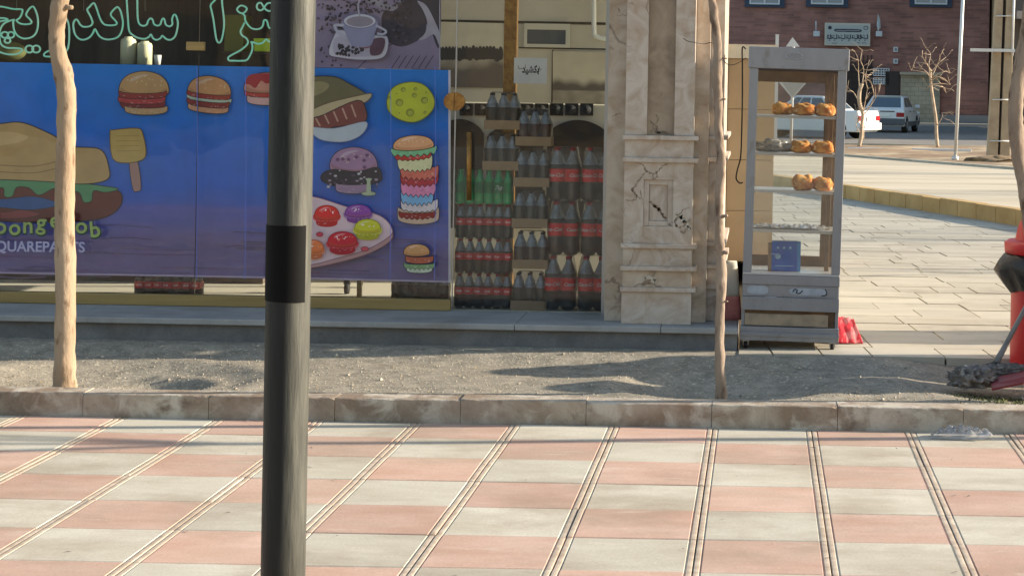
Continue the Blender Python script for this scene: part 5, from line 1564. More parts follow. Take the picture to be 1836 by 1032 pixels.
# ------------------------------------------------------------------ red bins
def bin_(loc, label, group):
    T = local_thing('red_bin', label, 'bin', loc, group)
    r = 0.262
    mb = MB(); mb.lathe([(r * 0.97, 0.0), (r, 0.02), (r, 0.70), (r * 0.985, 0.72)], n=36)
    mb.build('body', M['red'], T)
    rim = MB(); rim.lathe([(r + 0.002, 0.70), (r + 0.038, 0.705), (r + 0.042, 0.76), (r + 0.022, 0.775), (r * 0.9, 0.778)], n=36, caps=False).build('rim', M['red'], T)
    MB().lathe([(r * 0.93, 0.776), (r * 0.88, 0.84), (r * 0.76, 0.92), (r * 0.55, 0.985), (r * 0.3, 1.02), (0.01, 1.03)], n=36, caps=False).build('dome', M['red'], T)
    mb = MB(); n = 48; vs = []; fs = []
    prof_ = [(r + 0.006, 0.715), (r + 0.030, 0.70), (r + 0.045, 0.66), (r + 0.05, 0.61), (r + 0.035, 0.55), (r + 0.008, 0.50)]
    for j, (rr, z) in enumerate(prof_):
        for k in range(n):
            a = 2 * math.pi * k / n
            q = 0.018 * noise.noise(Vector((math.cos(a) * 4, math.sin(a) * 4, z * 9))) + 0.012 * noise.noise(Vector((math.cos(a) * 9, math.sin(a) * 9, z * 3)))
            bulge = 0.055 * math.exp(-((a - math.pi * 1.02) / 0.28) ** 2) * math.exp(-((z - 0.61) / 0.07) ** 2)
            zz = z + (0.03 * noise.noise(Vector((math.cos(a) * 2.5, math.sin(a) * 2.5, 1))) if j > 3 else 0)
            vs.append(((rr + q + bulge) * math.cos(a), (rr + q + bulge) * math.sin(a), zz))
    for j in range(len(prof_) - 1):
        for k in range(n):
            k2 = (k + 1) % n; fs.append((j*n+k, j*n+k2, (j+1)*n+k2, (j+1)*n+k))
    mb.smooth = True; mb.add(vs, fs); mb.build('bin_bag', M['bag_black'], T)
    return T
bin_((1.672, 10.88, 0.045), 'red domed litter bin with a black bag folded over it, right edge', 'red litter bins')
bin_((2.02, 10.36, 0.045), 'second red litter bin added unseen beyond the right edge to widen the shadow', 'red litter bins')  # unseen second bin, put in to broaden the shadow on the dirt

# broom, dustpan and rag beside the bin
BR = thing('broom', 'broom with grey handle leaning beside the red bin', 'broom', P(1788, 652, 10.35))
a, b = P(1786, 650, 10.35), P(1850, 530, 10.6)
MB().tube([a, a + (b - a) * .3], [0.019, 0.014], n=12).build('socket', M['greyplast'], BR)
MB().tube([a + (b - a) * .28, b], 0.0135, n=12).build('handle', M['greyplast'], BR)
mb = MB(); rnd = random.Random(3)
for k in range(260):
    t = rnd.random(); c0 = a + Vector((-0.02 + 0.04 * rnd.random(), 0.02 * rnd.random(), 0.0))
    e = a + Vector((-0.16 + 0.30 * t, rnd.uniform(-0.06, 0.06), -0.075 + rnd.uniform(-0.01, 0.01)))
    mb.tube([c0, (c0 + e) / 2 + Vector((0, 0, 0.012)), e], 0.0017, n=3)
mb.build('bristles', M['greyrag'], BR)
# rag pile
def crumple(c, r, amp, freq, seed, m, name, label, cat, n=60, mm=34, flat=None, mtx=None):
    mb = MB(); vs, fs = [], []
    for j in range(mm + 1):
        ph = math.pi * j / mm
        for k in range(n):
            t = 2 * math.pi * k / n
            d_ = Vector((math.sin(ph) * math.cos(t), math.sin(ph) * math.sin(t), math.cos(ph)))
            q = 1 + amp * (1 - 2 * abs(noise.noise(d_ * freq + Vector((seed, 0, 0))))) - amp * .5 + amp * .4 * noise.noise(d_ * freq * 3 + Vector((seed, 5, 0)))
            p = Vector((d_.x * r[0] * q, d_.y * r[1] * q, d_.z * r[2] * q))
            if flat is not None and p.z < -flat: p.z = -flat
            if mtx: p = mtx @ p
            vs.append(Vector(c) + p)
    for j in range(mm):
        for k in range(n):
            k2 = (k + 1) % n; fs.append((j*n + k, (j+1)*n + k, (j+1)*n + k2, j*n + k2))
    mb.smooth = True; mb.add(vs, fs)
    o = mb.build(name, m, org=c); tag(o, label, cat); return o
crumple(P(1742, 678, 10.15), (0.115, 0.10, 0.06), 0.5, 2.6, 3, M['greyrag'], 'dirty_rag', 'crumpled grey rag in the dirt, left of the broom', 'rag', flat=.04)
crumple(P(1786, 668, 10.3), (0.17, 0.07, 0.04), 0.45, 4.5, 8, M['greyrag'], 'mop_head', 'striped grey mop head lying in front of the red bin', 'mop', flat=.03, mtx=Matrix.Rotation(R(-6), 3, 'Y'))
crumple(P(1731, 661, 10.28), (0.034, 0.022, 0.016), 0.35, 3, 14, M['white'], 'crumpled_paper', 'small crumpled white paper on top of the grey rag', 'litter', n=30, mm=18)
crumple(P(1765, 662, 10.3), (0.016, 0.012, 0.012), 0.35, 3, 19, M['white'], 'crumpled_paper', 'tiny white paper scrap between the rag and the broom', 'litter', n=24, mm=14)
DP = thing('dustpan', 'maroon dustpan lying in the weeds before the red bin', 'dustpan', P(1810, 690, 10.0))
c0 = [P(1777, 688, 10.05), P(1782, 676, 10.2), P(1836, 664, 10.25), P(1850, 676, 10.1), P(1836, 684, 9.98), P(1779, 696, 9.98)]
MB().prism(c0, (0, 0, -0.012)).build('pan', M['maroon'], DP)
MB().prism([P(1777, 688, 10.04), P(1779, 696, 9.975), P(1836, 684, 9.975), P(1838, 674, 10.0)], (0, -0.006, 0)).build('front_wall', M['maroon'], DP)
# litter on the pavement
c = G(1722, 784, 0.0)
mb = MB(); mb.smooth = True
nx_, ny_ = 60, 26
vs = []
for j in range(ny_ + 1):
    for i in range(nx_ + 1):
        u_, v_ = i / nx_, j / ny_
        e = max(0, 1 - (2 * u_ - 1) ** 2) ** .5 * max(0, 1 - (2 * v_ - 1) ** 2) ** .5
        wx = 0.135 * (2 * u_ - 1) * (1 + 0.2 * noise.noise(Vector((0, v_ * 3, 3)))); wy = 0.085 * (2 * v_ - 1) * (0.7 + .3 * u_)
        z = 0.006 + e * (0.026 + 0.05 * abs(noise.noise(Vector((u_ * 7, v_ * 5, 2)))) + 0.02 * abs(noise.noise(Vector((u_ * 16, v_ * 12, 7)))))
        if u_ > .85 : z += 0.02 * (u_ - .85) / .15
        vs.append((c.x + wx + 0.01 * noise.noise(Vector((u_ * 9, v_ * 9, 1))), c.y + wy, z))
mb.add(vs, [(j*(nx_+1)+i, j*(nx_+1)+i+1, (j+1)*(nx_+1)+i+1, (j+1)*(nx_+1)+i) for j in range(ny_) for i in range(nx_)])
o = mb.build('plastic_bag', M['clearbag'], org=c); tag(o, 'flattened see-through plastic bag on the tiles by the kerb', 'plastic bag')
# leaf litter and weeds
mb = MB(); rnd = random.Random(9)
def bits(n, x0, x1, y0, y1, cen=None):
    for k in range(n):
        x = rnd.uniform(x0, x1); y = rnd.uniform(y0, y1); z = dirt_h(x, y)
        a = rnd.random() * 6.28; L = rnd.uniform(0.005, 0.015); w = L * rnd.uniform(.2, .5); t = rnd.uniform(0, 0.010)
        d_ = Vector((math.cos(a), math.sin(a), 0)); e = Vector((-d_.y, d_.x, 0))
        p = Vector((x, y, z + 0.002))
        mb.add([p, p + e * w * .5 + d_ * L * .5 + Vector((0, 0, t * .7)), p + d_ * L + Vector((0, 0, t)), p - e * w * .5 + d_ * L * .5 + Vector((0, 0, t * .3))], [(0, 1, 2, 3)])
bits(900, -4.2, -2.9, 9.62, 10.2); bits(350, -2.9, 1.6, 9.6, 10.9); bits(160, 0.2, 0.9, 9.6, 10.0)
tag(mb.build('leaf_litter', M['dry']), 'dry yellow leaf litter and straw over the dirt strip', 'leaf litter', kind='stuff')
mb = MB()
for k in range(1500):
    x = rnd.uniform(1.0, 2.1); y = rnd.uniform(9.64, 10.15)
    if rnd.random() > min(1, (x - 0.95) * 3): continue
    p = Vector((x, y, dirt_h(x, y))); a = rnd.random() * 6.28; L = rnd.uniform(0.008, 0.026); w = 0.004
    d_ = Vector((math.cos(a) * .6, math.sin(a) * .6, rnd.uniform(.1, .8))).normalized(); e = Vector((-math.sin(a), math.cos(a), 0)) * w
    mb.add([p - e, p + e, p + d_ * L + e * .3, p + d_ * L - e * .3], [(0, 1, 2, 3)])
tag(mb.build('weeds', M['weed']), 'low dull green weeds in the dirt near the red bin', 'weeds', kind='stuff')
# small debris on the tiles
mb = MB()
for k in range(60):
    c = Vector((rnd.uniform(-3.6, 1.3), rnd.uniform(5.6, 9.38), 0.003)); a = rnd.random() * 6.28
    L = rnd.choice((0.006, 0.01, 0.02, 0.045)); d_ = Vector((math.cos(a), math.sin(a) * .5, 0)); e = Vector((-d_.y, d_.x, 0)) * L * (0.1 if L > .03 else .4)
    mb.add([c, c + d_ * L * .5 + e + Vector((0, 0, .003)), c + d_ * L, c + d_ * L * .5 - e], [(0, 1, 2, 3)])
tag(mb.build('debris', M['greyrag']), 'tiny twigs and crumbs scattered on the pink and cream tiles', 'debris', kind='stuff')

# ------------------------------------------------------------------ far side of the street
BB = thing('brick_building', 'dark red brick building across the street with pale shutter and white windows', 'building', (2, 88, 0.15))
bx0, bx1 = -30, P(1771, 200, 88).x
zp = P(1700, 206, 88).z
MB().box(bx0, bx1, 88, 100, zp, 16).build('wall', M['brick'], BB)
MB().box(bx0, bx1 + .1, 87.9, 99.9, 0.1, zp - .002).build('plinth', M['plinth'], BB)
for (xa, xb) in ((1345, 1398), (1455, 1512), (1641, 1698)):
    a, b = P(xa, -60, 87.9), P(xb, 9, 87.9)
    w = MB().box(a.x - 0.22, b.x + 0.22, 87.86, 87.999, b.z - 0.12, a.z + .2).build('window', M['blueframe'], BB)
    mb = MB(); t = 0.07
    mb.box(a.x, b.x, 87.80, 87.858, b.z, b.z + t); mb.box(a.x, a.x + t, 87.80, 87.858, b.z + t, a.z); mb.box(b.x - t, b.x, 87.80, 87.858, b.z + t, a.z)
    mx = (a.x + b.x) / 2; mb.box(mx - .04, mx + .04, 87.80, 87.858, b.z + t, a.z); mb.box(a.x, b.x, 87.80, 87.858, a.z, a.z + t)
    mb.build('frame', M['white_frame'], w)
    MB().box(a.x + t, b.x - t, 87.835, 87.85, b.z + t, a.z).build('pane', M['winglass'], w)
a, b = P(1615, 134, 87.9), P(1684, 221, 87.9)
sh_ = MB().box(a.x, b.x, 87.85, 87.998, b.z, a.z).build('shutter', M['gate'], BB)
MB().box(a.x - .05, b.x + .05, 87.5, 87.84, a.z, a.z + 0.12).build('canopy', M['slab'], sh_)
# old iron gate and grille left of the shutter
a, b = P(1515, 118, 87.9), P(1612, 205, 87.9)
mb = MB()
mb.box(P(1590, 0, 87.9).x, b.x - .02, 87.84, 87.999, b.z, P(1600, 128, 87.9).z)
for k in range(22):
    x = a.x + (P(1567, 0, 87.9).x - a.x) * k / 21
    mb.box(x - .02, x + .02, 87.9, 87.94, b.z, a.z + 0.25 * (k % 3))
for z in (b.z + .3, a.z - .3, (a.z + b.z) / 2): mb.box(a.x, P(1567, 0, 87.9).x, 87.94, 87.98, z, z + .05)
mb.build('iron_gate', M['darkmetal'], BB)
gr = None
for (ya, yb) in ((123, 136), (140, 151)):
    a, b = P(1566, ya, 87.9), P(1594, yb, 87.9)
    g_ = MB().box(a.x, b.x, 87.9, 87.99, b.z, a.z).build('vent_window', M['cargrey'], BB)
    mb = MB()
    for k in range(7): x = a.x + (b.x - a.x) * k / 6; mb.box(x - .02, x + .02, 87.86, 87.895, b.z, a.z)
    for k in range(4): z = b.z + (a.z - b.z) * k / 3; mb.box(a.x, b.x, 87.84, 87.858, z - .02, z + .02)
    mb.build('bars', M['white_frame'], g_)
for y in (89, 110):
    a, b = P(1602, y - 4.5, 87.8), P(1610, y + 4.5, 87.8)
    w = MB().box(a.x, b.x, 87.8, 87.999, b.z, a.z).build('meter_box', M['white_frame'], BB)
    MB().box(a.x + .06, b.x - .06, 87.78, 87.799, b.z + .06, a.z - .06).build('face', M['plinth'], w)
# pale strip colour stands for the sunlit edge at the building's right corner
a, b = P(1773, 0, 87.7), P(1787, 0, 87.7)
MB().box(bx1 + .12, bx1 + 0.42, 87.7, 99, 0.1, 16).build('corner_strip', M['tanwall'], BB)
# sign board
a, b = P(1479, 41, 87.6), P(1560, 83, 87.6)
SG = thing('sign_board', 'pale rectangular sign board on the far brick wall above the cabinet', 'sign', ((a.x + b.x) / 2, 87.6, b.z))
MB().box(a.x, b.x, 87.62, 87.9, b.z, a.z).build('frame', M['alu'], SG)
fc = MB().box(a.x + .07, b.x - .07, 87.60, 87.619, b.z + .07, a.z - .07).build('panel', M['signface'], SG)
mb = MB()
def zz(x, y): return P(1460 + x / 13.11, 30 + y / 13.11, 87.595)
mb.prism([zz(470 + (0 if 4 < k < 14 else 0), 0) if False else Vector((zz(790 + 325 * math.copysign(abs(math.cos(t)) ** .25, math.cos(t)), 328).x, 87.592, zz(790, 328 - 36 * math.copysign(abs(math.sin(t)) ** .8, math.sin(t))).z)) for t in [2 * math.pi * k / 20 for k in range(20)]], (0, .004, 0))
mb.prism([Vector((zz(368 + 44 * math.cos(t), 262).x, 87.592, zz(368, 262 - 44 * math.sin(t)).z)) for t in [2 * math.pi * k / 14 for k in range(14)]], (0, .004, 0))
def st(pts, w): stroke2d(mb, [(1460 + x / 13.11, 30 + y / 13.11) for x, y in pts], w / 13.11, 87.593, n=3)
st([(1170,240),(1250,240),(1250,295),(1170,295),(1170,240)], 14)
rnd = random.Random(2)
for (x0_, x1_) in ((300, 385), (400, 530), (560, 720), (750, 850), (880, 1010), (1020, 1090), (1100, 1250)):
    st([(x0_, 520), (x0_ + 20, 500), (x0_ + (x1_ - x0_) * .4, 505), (x0_ + (x1_ - x0_) * .7, 520), (x1_, 510), (x1_ - 5, 420)], 24)
    st([(x0_ + 12, 440), (x0_ + 22, 500)], 20); st([((x0_ + x1_) / 2, 560), ((x0_ + x1_) / 2 + 22, 556)], 28); st([((x0_ + x1_) / 2 - 20, 430), ((x0_ + x1_) / 2 + 10, 470)], 16)
st([(420,628),(540,626)], 10); st([(1010,618),(1070,616)], 10); st([(1120,622),(1220,620)], 10)
mb.build('lettering', mat('dark grey sign print', S(56, 58, 74), rough=0.6), fc)
mb = MB(); 
def st2(pts, w): stroke2d(mb, [(1460 + x / 13.11, 30 + y / 13.11) for x, y in pts], w / 13.11, 87.590, n=3)
st2([(510,336),(600,326),(700,336),(800,326),(900,334),(1070,328)], 12)
mb.build('pale_lettering', M['signface'], fc)
# floodlights with little flags either side of the sign
for (x, lab, fx) in ((1464, 'small white floodlight with thin stem, left of the far sign', 1463), (1576, 'small white floodlight with a limp flag, right of the far sign', 1574)):
    p = P(x, 61, 87.5)
    T = thing('wall_floodlight', lab, 'floodlight', p, 'floodlights either side of the far sign')
    bevel(MB().box(p.x - .14, p.x + .14, 87.35, 87.6, p.z - .12, p.z + .12).build('lamp_housing', M['white_frame'], T), .02)
    MB().box(p.x - .03, p.x + .03, 87.6, 88.0, p.z - .03, p.z + .03).build('bracket', M['cargrey'], T)
    q = P(fx, 38, 87.6)
    MB().tube([(p.x - .02, 87.62, p.z + .1), (q.x, 87.62, q.z)], 0.03, n=6).build('stem', M['white_frame'], T)
    if x > 1500:
        MB().prism([Vector((q.x, 87.62, q.z + .35)), Vector((q.x + .1, 87.62, q.z + .05)), Vector((q.x + .13, 87.62, q.z - .3)), Vector((q.x, 87.62, q.z - .42)), Vector((q.x - .05, 87.62, q.z - .2))], (0, .05, 0)).build('flag', M['signface'], T)
# grey block to the right (shades the far road)
GB = thing('grey_building', 'plain grey rendered building behind the concrete pylon at the right edge', 'building', (30, 100, 0.1))
MB().box(bx1 + 0.9, 60, 101, 115, 0.0, 20).build('wall', M['greybuild'], GB)
a = P(1822, 34, 100.5)
MB().box(a.x, a.x + 14, 100.2, 101, a.z, a.z + .4).build('ledge', M['white_frame'], GB)
GB2 = thing('corner_building', 'long grey building beyond the right edge that shades the far road', 'building', (30, 80, 0.1))
MB().box(12.6, 50, 70.5, 87, 0.0, 14).build('wall', M['greybuild'], GB2)
MB().box(12.4, 50.2, 70.3, 87.2, 14.001, 14.6).build('parapet', M['plinth'], GB2)

# cars -------------------------------------------------------------
def car(loc, rz, label, kind, group):
    T = local_thing('parked_car', label, 'car', loc, group, 0)
    T.rotation_euler = (0, 0, rz)
    W = 0.80 if kind == 'sedan' else 0.79
    L = 2.15 if kind == 'sedan' else 1.95
    # x = forward, y = left; profile in x,z
    lower = [(-L, 0.42), (-L, 0.30), (-L + .1, 0.24), (L - .15, 0.24), (L, 0.32), (L, 0.55), (L - .1, 0.68), (L * .48, 0.84), (L * .40, 0.88), (-L * .62, 0.92), (-L + .06, 0.93 if kind == 'sedan' else 0.90), (-L + .01, 0.80)]
    mb = MB()
    # lofted lower body with wheel arches cut as separate dark discs later; sides bulge slightly
    ys = [(-W, 0.94), (-W + .04, 1.0), (0, 1.0), (W - .04, 1.0), (W, 0.94)]
    vs = []; fs = []; N = len(lower)
    for y, s_ in ys:
        for x, z in lower: vs.append((x * (0.985 if abs(y) == W else 1), y, 0.56 + (z - 0.56) * s_))
    for j in range(len(ys) - 1):
        for k in range(N): fs.append((j*N + k, j*N + (k+1) % N, (j+1)*N + (k+1) % N, (j+1)*N + k))
    fs.append(tuple(range(N - 1, -1, -1))); fs.append(tuple((len(ys)-1)*N + k for k in range(N)))
    mb.add(vs, fs)
    bd = bevel(mb.build('body', M['carwhite'], T), 0.035, 3)
    if kind == 'sedan': base = [(-L * .60, 0.90), (L * .42, 0.86)]; roof = [(-L * .36, 1.36), (L * .10, 1.38)]
    else: base = [(-L * .93, 0.88), (L * .42, 0.86)]; roof = [(-L * .52, 1.36), (L * .06, 1.38)]
    Wr = W - 0.20; Wb = W - 0.03
    def cab(w0, w1, b, r_, zoff=0):
        return [(b[0][0], -w0, b[0][1]), (b[1][0], -w0, b[1][1]), (b[1][0], w0, b[1][1]), (b[0][0], w0, b[0][1]), (r_[0][0], -w1, r_[0][1]), (r_[1][0], -w1, r_[1][1]), (r_[1][0], w1, r_[1][1]), (r_[0][0], w1, r_[0][1])]
    mb = MB(); mb.add(cab(Wb, Wr, base, roof), [(0,3,2,1),(4,5,6,7),(0,1,5,4),(1,2,6,5),(2,3,7,6),(3,0,4,7)])
    bevel(mb.build('cabin', M['carwhite'], T), 0.05, 3)
    c8 = [Vector(v) for v in cab(Wb, Wr, base, roof)]
    def pane(a, b, c, d, u0, u1, v0, v1, nm='window'):
        f = lambda u_, v_: (a * (1 - u_) + b * u_) * (1 - v_) + (d * (1 - u_) + c * u_) * v_
        nn = (b - a).cross(d - a).normalized()
        q = [f(u0, v0), f(u1, v0), f(u1, v1), f(u0, v1)]
        MB().prism([p - nn * 0.01 for p in q], nn * 0.022).build(nm, M['carglass'], T)
        MB().prism([p + nn * -0.022 for p in q], nn * 0.044) 
    for (i0, i1, i2, i3, segs, v) in ((0, 1, 5, 4, ((.10, .40), (.44, .68), (.71, .90)), (.16, .88)), (3, 2, 6, 7, ((.10, .40), (.44, .68), (.71, .90)), (.16, .88)), (0, 3, 7, 4, ((.08, .92),), (.14, .90)), (1, 2, 6, 5, ((.07, .93),), (.1, .92))):
        a, b, c, d_ = c8[i0], c8[i1], c8[i2], c8[i3]
        nn = (b - a).cross(d_ - a).normalized()
        cen = sum(c8, Vector()) / 8
        if (a - cen).dot(nn) < 0: nn = -nn
        f = lambda u_, v_: (a * (1 - u_) + b * u_) * (1 - v_) + (d_ * (1 - u_) + c * u_) * v_
        for (u0, u1) in segs:
            q = [f(u0, v[0]), f(u1, v[0]), f(u1, v[1]), f(u0, v[1])]
            MB().prism([p - nn * 0.02 for p in q], nn * 0.028).build('window', M['carglass'], T)
    for x in (-L * .64, L * .64):
        for s_ in (-1, 1):
            mb = MB(); mb.tube([(x, s_ * (W - .17), 0.285), (x, s_ * (W + .005), 0.285)], 0.285, n=24)
            w = mb.build('wheel', M['rubber'], T)
            MB().tube([(x, s_ * (W + .006), 0.285), (x, s_ * (W + .02), 0.285)], [0.17, 0.15], n=18).build('hub', M['chrome'], w)
            pts = [Vector((x + .34 * math.cos(t), s_ * (W + .0015), 0.30 + .34 * math.sin(t))) for t in [math.pi * k / 12 for k in range(13)]]
            MB().prism(pts, (0, -s_ * 0.02, 0)).build('wheel_arch', M['rubber'], T)
    low = M['carwhite'] if kind == 'sedan' else M['cargrey']
    for e in (-1, 1):
        x = e * L
        bp = MB().box(min(x - e * .12, x + e * .07), max(x - e * .12, x + e * .07), -W - .012, W + .012, 0.30, 0.54).build('bumper', low, T)
        bevel(bp, .03, 3)
        for s_ in (-1, 1):
            ya, yb = sorted((s_ * (W - .30), s_ * (W - .005)))
            bevel(MB().box(min(x - e * .08, x + e * .012), max(x - e * .08, x + e * .012), ya, yb, 0.60, 0.76).build('tail_light' if e < 0 else 'headlight', M['taillight'] if e < 0 else M['white'], T), .01)
        MB().box(min(x + e * .02, x + e * .03), max(x + e * .02, x + e * .03), -.25, .25, 0.60, 0.71).build('number_plate', M['white'], T)
    if kind == 'hatch':
        for s_ in (-1, 1):
            MB().box(-L * .9, L * .9, *sorted((s_ * (W + .001), s_ * (W + .018))), 0.26, 0.42).build('side_skirt', M['cargrey'], T)
        bevel(MB().box(-L * .56, -L * .56 + .14, -Wr + .05, Wr - .05, 1.355, 1.385).build('spoiler', M['carwhite'], T), .01)
        MB().box(-L - .012, -L + .02, -0.42, 0.12, 0.785, 0.82).build('trim_strip', M['rubber'], T)
    for s_ in (-1, 1):
        bevel(MB().box(L * .30, L * .30 + .12, *sorted((s_ * (W + .01), s_ * (W + .20))), 0.92, 1.05).build('mirror', M['carwhite'], T), .03)
        for xx in (0.28, -0.62):
            MB().box(xx, xx + .14, *sorted((s_ * (W + .0005), s_ * (W + .02))), 0.78, 0.81).build('door_handle', M['rubber'], T)
    return T
# sedan: rear faces right and a little towards us
cg = 'white cars parked on the far road'
rear = P(1578, 240, 63)
rz = R(180 - 28)
Lh = 2.15
fw = Vector((math.cos(rz), math.sin(rz), 0))
cpos = Vector((rear.x - .35, 63, 0)) + fw * (Lh)
car((cpos.x, cpos.y, 0.0), rz, 'white sedan in the sun, half hidden behind the bread cabinet', 'sedan', cg)
rz = R(90 - 13)
fw = Vector((math.cos(rz), math.sin(rz), 0))
rr_ = P(1588, 237, 73)
cpos = Vector((rr_.x - 0.1, 73, 0)) + fw * 1.95
car((cpos.x, cpos.y, 0.0), rz, 'white hatchback with dark rear bumper parked in shade before the brick wall', 'hatch', cg)

# small bare trees on the verge
def small_tree(pts, Y, label, twigs, seed, m):
    pp = [P(x, y, Y) for x, y, w in pts]; rad = [w / 2 / FPX * Y for x, y, w in pts]
    T = thing('bare_sapling', label, 'tree', pp[0], 'bare saplings on the far verge')
    MB().tube(catmull([tuple(p) for p in pp], False, 4), [v.x for v in catmull([(r_, 0, 0) for r_ in rad], False, 4)], n=8).build('trunk', m, T)
    mb = MB(); rnd = random.Random(seed)
    for tw in twigs:
        q = [P(x, y, Y) + Vector((0, rnd.uniform(-.25, .25) * (i > 0), 0)) for i, (x, y) in enumerate(tw)]
        mb.tube(catmull([tuple(p) for p in q], False, 4), [0.013 - 0.010 * k / (4 * (len(q) - 1)) for k in range(4 * (len(q) - 1) + 1)], n=5)
        for p in q[1:]:
            for k in range(2):
                d_ = Vector((rnd.uniform(-1, 1), rnd.uniform(-1, 1), rnd.uniform(-.3, 1))).normalized()
                mb.tube([p, p + d_ * .12, p + d_ * .2 + Vector((0, 0, .03)), p + d_ * rnd.uniform(.25, .35)], [0.006, .005, .0045, .003], n=4)
    mb.build('crown', m, T)
M['barkpale'] = mat('pale bark', S(190,170,146), rough=0.9, color2=S(160,140,118), scale=8)  # one pale bark tone for both saplings
small_tree([(1681,264,6.5),(1679,240,6),(1678,215,6),(1673,180,5.5),(1669,150,5),(1668,125,4.5)], 44, 'bare sapling with twiggy top in front of the pale shutter',
    [[(1669,150),(1664,118),(1668,98),(1660,88)],[(1669,140),(1655,125),(1640,122)],[(1669,142),(1690,128),(1704,132)],[(1669,130),(1684,112),(1697,103)],[(1670,152),(1688,150),(1705,152)],[(1668,125),(1658,112),(1652,101)],[(1670,152),(1690,156),(1698,167)],[(1671,136),(1680,120),(1686,100)],[(1668,132),(1650,128),(1636,126)],[(1670,145),(1682,138),(1700,146)],[(1680,225),(1688,210),(1688,202)],[(1670,152),(1664,156),(1662,160)]], 4, M['barkpale'])
small_tree([(1540,263,7),(1544,245,7),(1545,225,6.5),(1547,205,6),(1541,185,7),(1541,165,7),(1546,150,6)], 45, 'bare sapling with several upright stems beside the white sedan',
    [[(1541,165),(1540,130),(1538,108),(1533,92)],[(1546,150),(1549,125),(1543,108),(1546,90)],[(1547,205),(1558,195),(1566,168),(1560,140)],[(1546,150),(1556,138),(1562,134)],[(1541,185),(1530,165),(1518,163),(1512,165)],[(1547,200),(1560,190),(1570,175),(1575,165)],[(1545,225),(1537,215),(1536,200)],[(1547,205),(1552,180),(1556,160)],[(1545,240),(1536,230),(1534,222)],[(1556,160),(1552,140),(1556,120)],[(1548,250),(1550,230),(1549,210)]], 8, M['barkpale'])
# slim galvanised post and concrete H pylon
a, b = P(1712.5, 283, 38), P(1726.5, -8, 38)
SPO = thing('slim_post', 'slim white galvanised post standing on the verge right of the sapling', 'post', a)
MB().tube([a - Vector((0, 0, .1)), b + (b - a) * .3], 0.034, n=14).build('shaft', M['galv'], SPO)
MB().tube([a - Vector((0, 0, .05)), a + Vector((0, 0, .03))], 0.07, n=14).build('foot', M['galv'], SPO)
PY2 = 38.5
H = thing('concrete_pylon', 'tan concrete twin leg utility pylon with white steps, near the right edge', 'pylon', P(1795, 282, PY2))
def slantbox(mb, xa0, xa1, ya, xb0, xb1, yb, Y0_, Y1_):
    p = [P(xa0, ya, Y0_), P(xa1, ya, Y0_), P(xb1, yb, Y0_), P(xb0, yb, Y0_)]
    mb.prism(p, (0, Y1_ - Y0_, 0))
for (xa, xb, xc, xd) in ((1771, 1789, 1789, 1801), (1793, 1811, 1807, 1820)):
    mb = MB(); slantbox(mb, xa, xb, 282, xc, xd, -60, PY2, PY2 + .3); bevel(mb.build('leg', M['concrete'], H), .01)
mb = MB(); slantbox(mb, 1789.4, 1792.6, 282, 1801.4, 1806.6, -60, PY2 + .12, PY2 + .2); mb.build('web', M['darkmetal'], H)
for (y, xa, xb) in ((253, 1774, 1809), (179, 1779, 1810), (29, 1786, 1815)):
    MB().tube([P(xa, y, PY2 - .03), P(xb, y, PY2 - .03)], 0.014, n=6).build('step_bar', M['galv'], H)
MB().tube([P(1819, -40, PY2 - .04), P(1815, 100, PY2 - .04)], 0.024, n=8).build('conduit', M['galv'], H)
a, b = P(1740, 89, PY2 - .1), P(1820, 91, PY2 - .1)
MB().box(a.x, b.x, PY2 - .12, PY2 - .04, b.z - .03, b.z + .03).build('cross_arm', M['galv'], H)
# dirt mound and white kerb pieces at the verge
o = MB().blob(P(1800, 290, 37.4), (0.75, 0.5, 0.11), n=24, m=12, amp=.5, freq=3).build('dirt_mound', mat('mound soil', S(170,144,112), rough=1, color2=S(108,88,66), scale=6, bump=.8, bscale=20), org=P(1800, 290, 37.4))
o['kind'] = 'structure'
for (xa, xb, y, lab) in ((1520, 1583, 264.5, 'white edging stone at the foot of the many stemmed sapling'), (1636, 1742, 266, 'long white edging stone at the foot of the twiggy sapling')):
    a, b = P(xa, y, 43.5), P(xb, y + 2, 43.5)
    o = MB().box(a.x, b.x, 43.5, 43.65, 0.2, a.z).build('edging_stone', M['galv'], org=((a.x + b.x) / 2, 43.5, 0.2)); bevel(o, .01); tag(o, lab, 'edging stone', 'white edging stones on the verge')
# road sign seen through the cabinet, and a white bollard post
RS = thing('road_sign', 'triangular road sign seen from behind through the cabinet glass', 'road sign', G(1417, 262, 0.3))
Ys = 44.0
ps = [P(1395, 146, Ys), P(1449, 145, Ys), P(1421, 177, Ys)]
MB().prism(ps, (0, .02, 0)).build('sign_plate', M['galv'], RS)
mb = MB(); mb.prism([P(1402, 149, Ys - .01), P(1443, 148, Ys - .01), P(1421, 173, Ys - .01)], (0, .009, 0)); mb.build('plate_back', M['alu'], RS)
MB().prism([P(1409, 84, Ys), P(1434, 84, Ys), P(1421, 67, Ys)], (0, .02, 0)).build('sign_plate', M['galv'], RS)
MB().tube([P(1418, 264, Ys + .06), P(1423, 80, Ys + .06)], 0.035, n=10).build('post', M['galv'], RS)
WP = thing('white_post', 'plain white post behind the cabinet, left of the triangular sign', 'post', P(1387, 262, 43))
MB().box(P(1390, 100, 43).x, P(1396, 100, 43).x, 43, 43.06, P(1392, 262, 43).z - .1, P(1393, 64, 43).z).build('shaft', M['galv'], WP)
MB().box(P(1389.5, 100, 43).x, P(1396.5, 100, 43).x, 42.99, 43.07, P(1393, 64, 43).z + .001, P(1393, 62, 43).z).build('cap', M['galv'], WP)

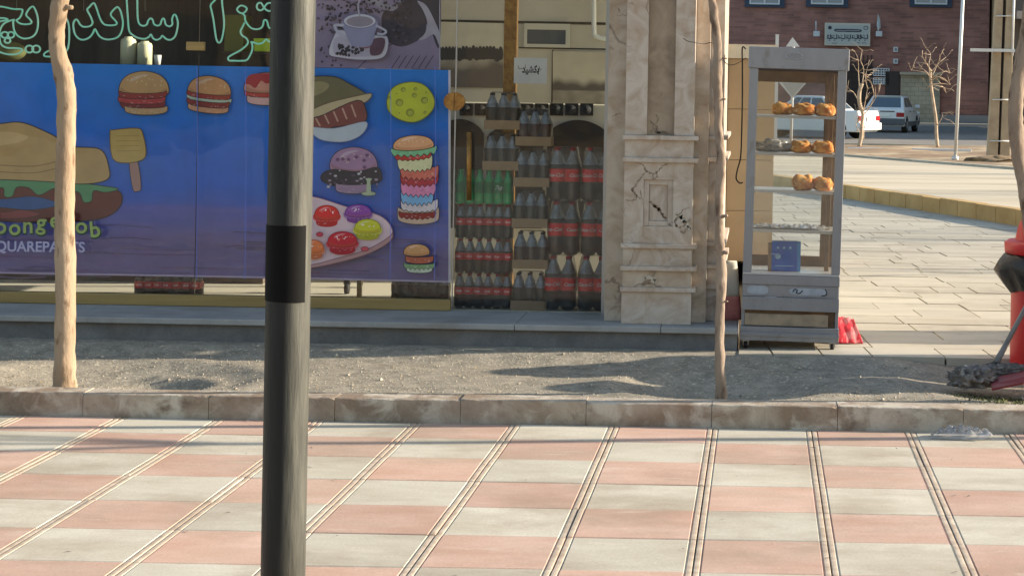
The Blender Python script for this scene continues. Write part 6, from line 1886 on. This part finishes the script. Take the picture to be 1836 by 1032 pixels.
# ------------------------------------------------------------------ things beyond the right edge that throw the long shadows
o = bevel(MB().box(2.15, 2.75, 11.72, 12.32, 0.15, 0.66).build('concrete_blocker', M['concrete'], org=(2.4, 12.0, 0.15)), .02)  # unseen block put in only for the shadow band it throws
tag(o, 'square concrete planter added unseen beyond the right edge to throw a shadow', 'blocker')
def shade_tree(x, y, zb_, h, lean, seed, lab, cr=1.0):
    T = thing('street_tree', lab, 'tree', (x, y, zb_), 'bare street trees beyond the right edge')
    rnd = random.Random(seed)
    pts = [Vector((x, y, zb_ - .05))]
    for k in range(6): pts.append(Vector((x + lean[0] * (k + 1) / 6 + rnd.uniform(-.03, .03), y + lean[1] * (k + 1) / 6 + rnd.uniform(-.03, .03), zb_ + h * (k + 1) / 6)))
    MB().tube(catmull([tuple(p) for p in pts], False, 3), [0.055 - 0.022 * k / 18 for k in range(19)], n=12).build('trunk', M['bark2'], T)
    cb = MB()
    for k in range(5):
        a = 2 * math.pi * k / 5 + rnd.random()
        limb(cb, pts[-1] - Vector((0, 0, .03)), (Vector((0, 0, 1)) + Vector((math.cos(a), math.sin(a), 0)) * .7).normalized(), 1.0 * cr, 0.024, 3, rnd)
    cb.build('crown', M['bark2'], T)
shade_tree(4.6, 9.75, 0.09, 2.2, (.1, .05), 1, 'bare street tree first beyond the right edge, in the dirt strip')
shade_tree(9.5, 17.5, 0.12, 2.2, (.1, -.1), 5, 'bare tree beside the plaza beyond the right edge, nearest the shop', 1.2)
shade_tree(13.0, 21.5, 0.33, 2.2, (.1, .1), 6, 'bare tree on the terrace beyond the right edge', 1.3)
shade_tree(14.5, 27.0, 0.33, 2.4, (-.1, .1), 7, 'bare tree farther along the terrace beyond the right edge', 1.4)
shade_tree(12.0, 32.0, 0.33, 2.4, (-.1, .1), 8, 'bare tree at the far end of the terrace beyond the right edge', 1.4)

OB = thing('opposite_building', 'long low building with dark shop windows across the road behind the viewer', 'building', (0, -24, 0))
MB().box(-34, 26, -34, -24, -0.05, 8.5).build('wall', M['tanwall'], OB)
for k in range(9):
    x = -30 + 6.2 * k
    w = MB().box(x, x + 4.4, -23.999, -23.93, 0.4, 3.1).build('shop_window', M['darkmetal'], OB)
    MB().box(x + .1, x + 4.3, -23.929, -23.92, 0.5, 3.0).build('pane', M['carglass'], w)
    for q in (0.4, 2.6):
        w = MB().box(x + q, x + q + 1.4, -23.999, -23.95, 4.9, 6.7).build('window', M['white_frame'], OB)
        MB().box(x + q + .08, x + q + 1.32, -23.949, -23.94, 4.98, 6.62).build('pane', M['carglass'], w)
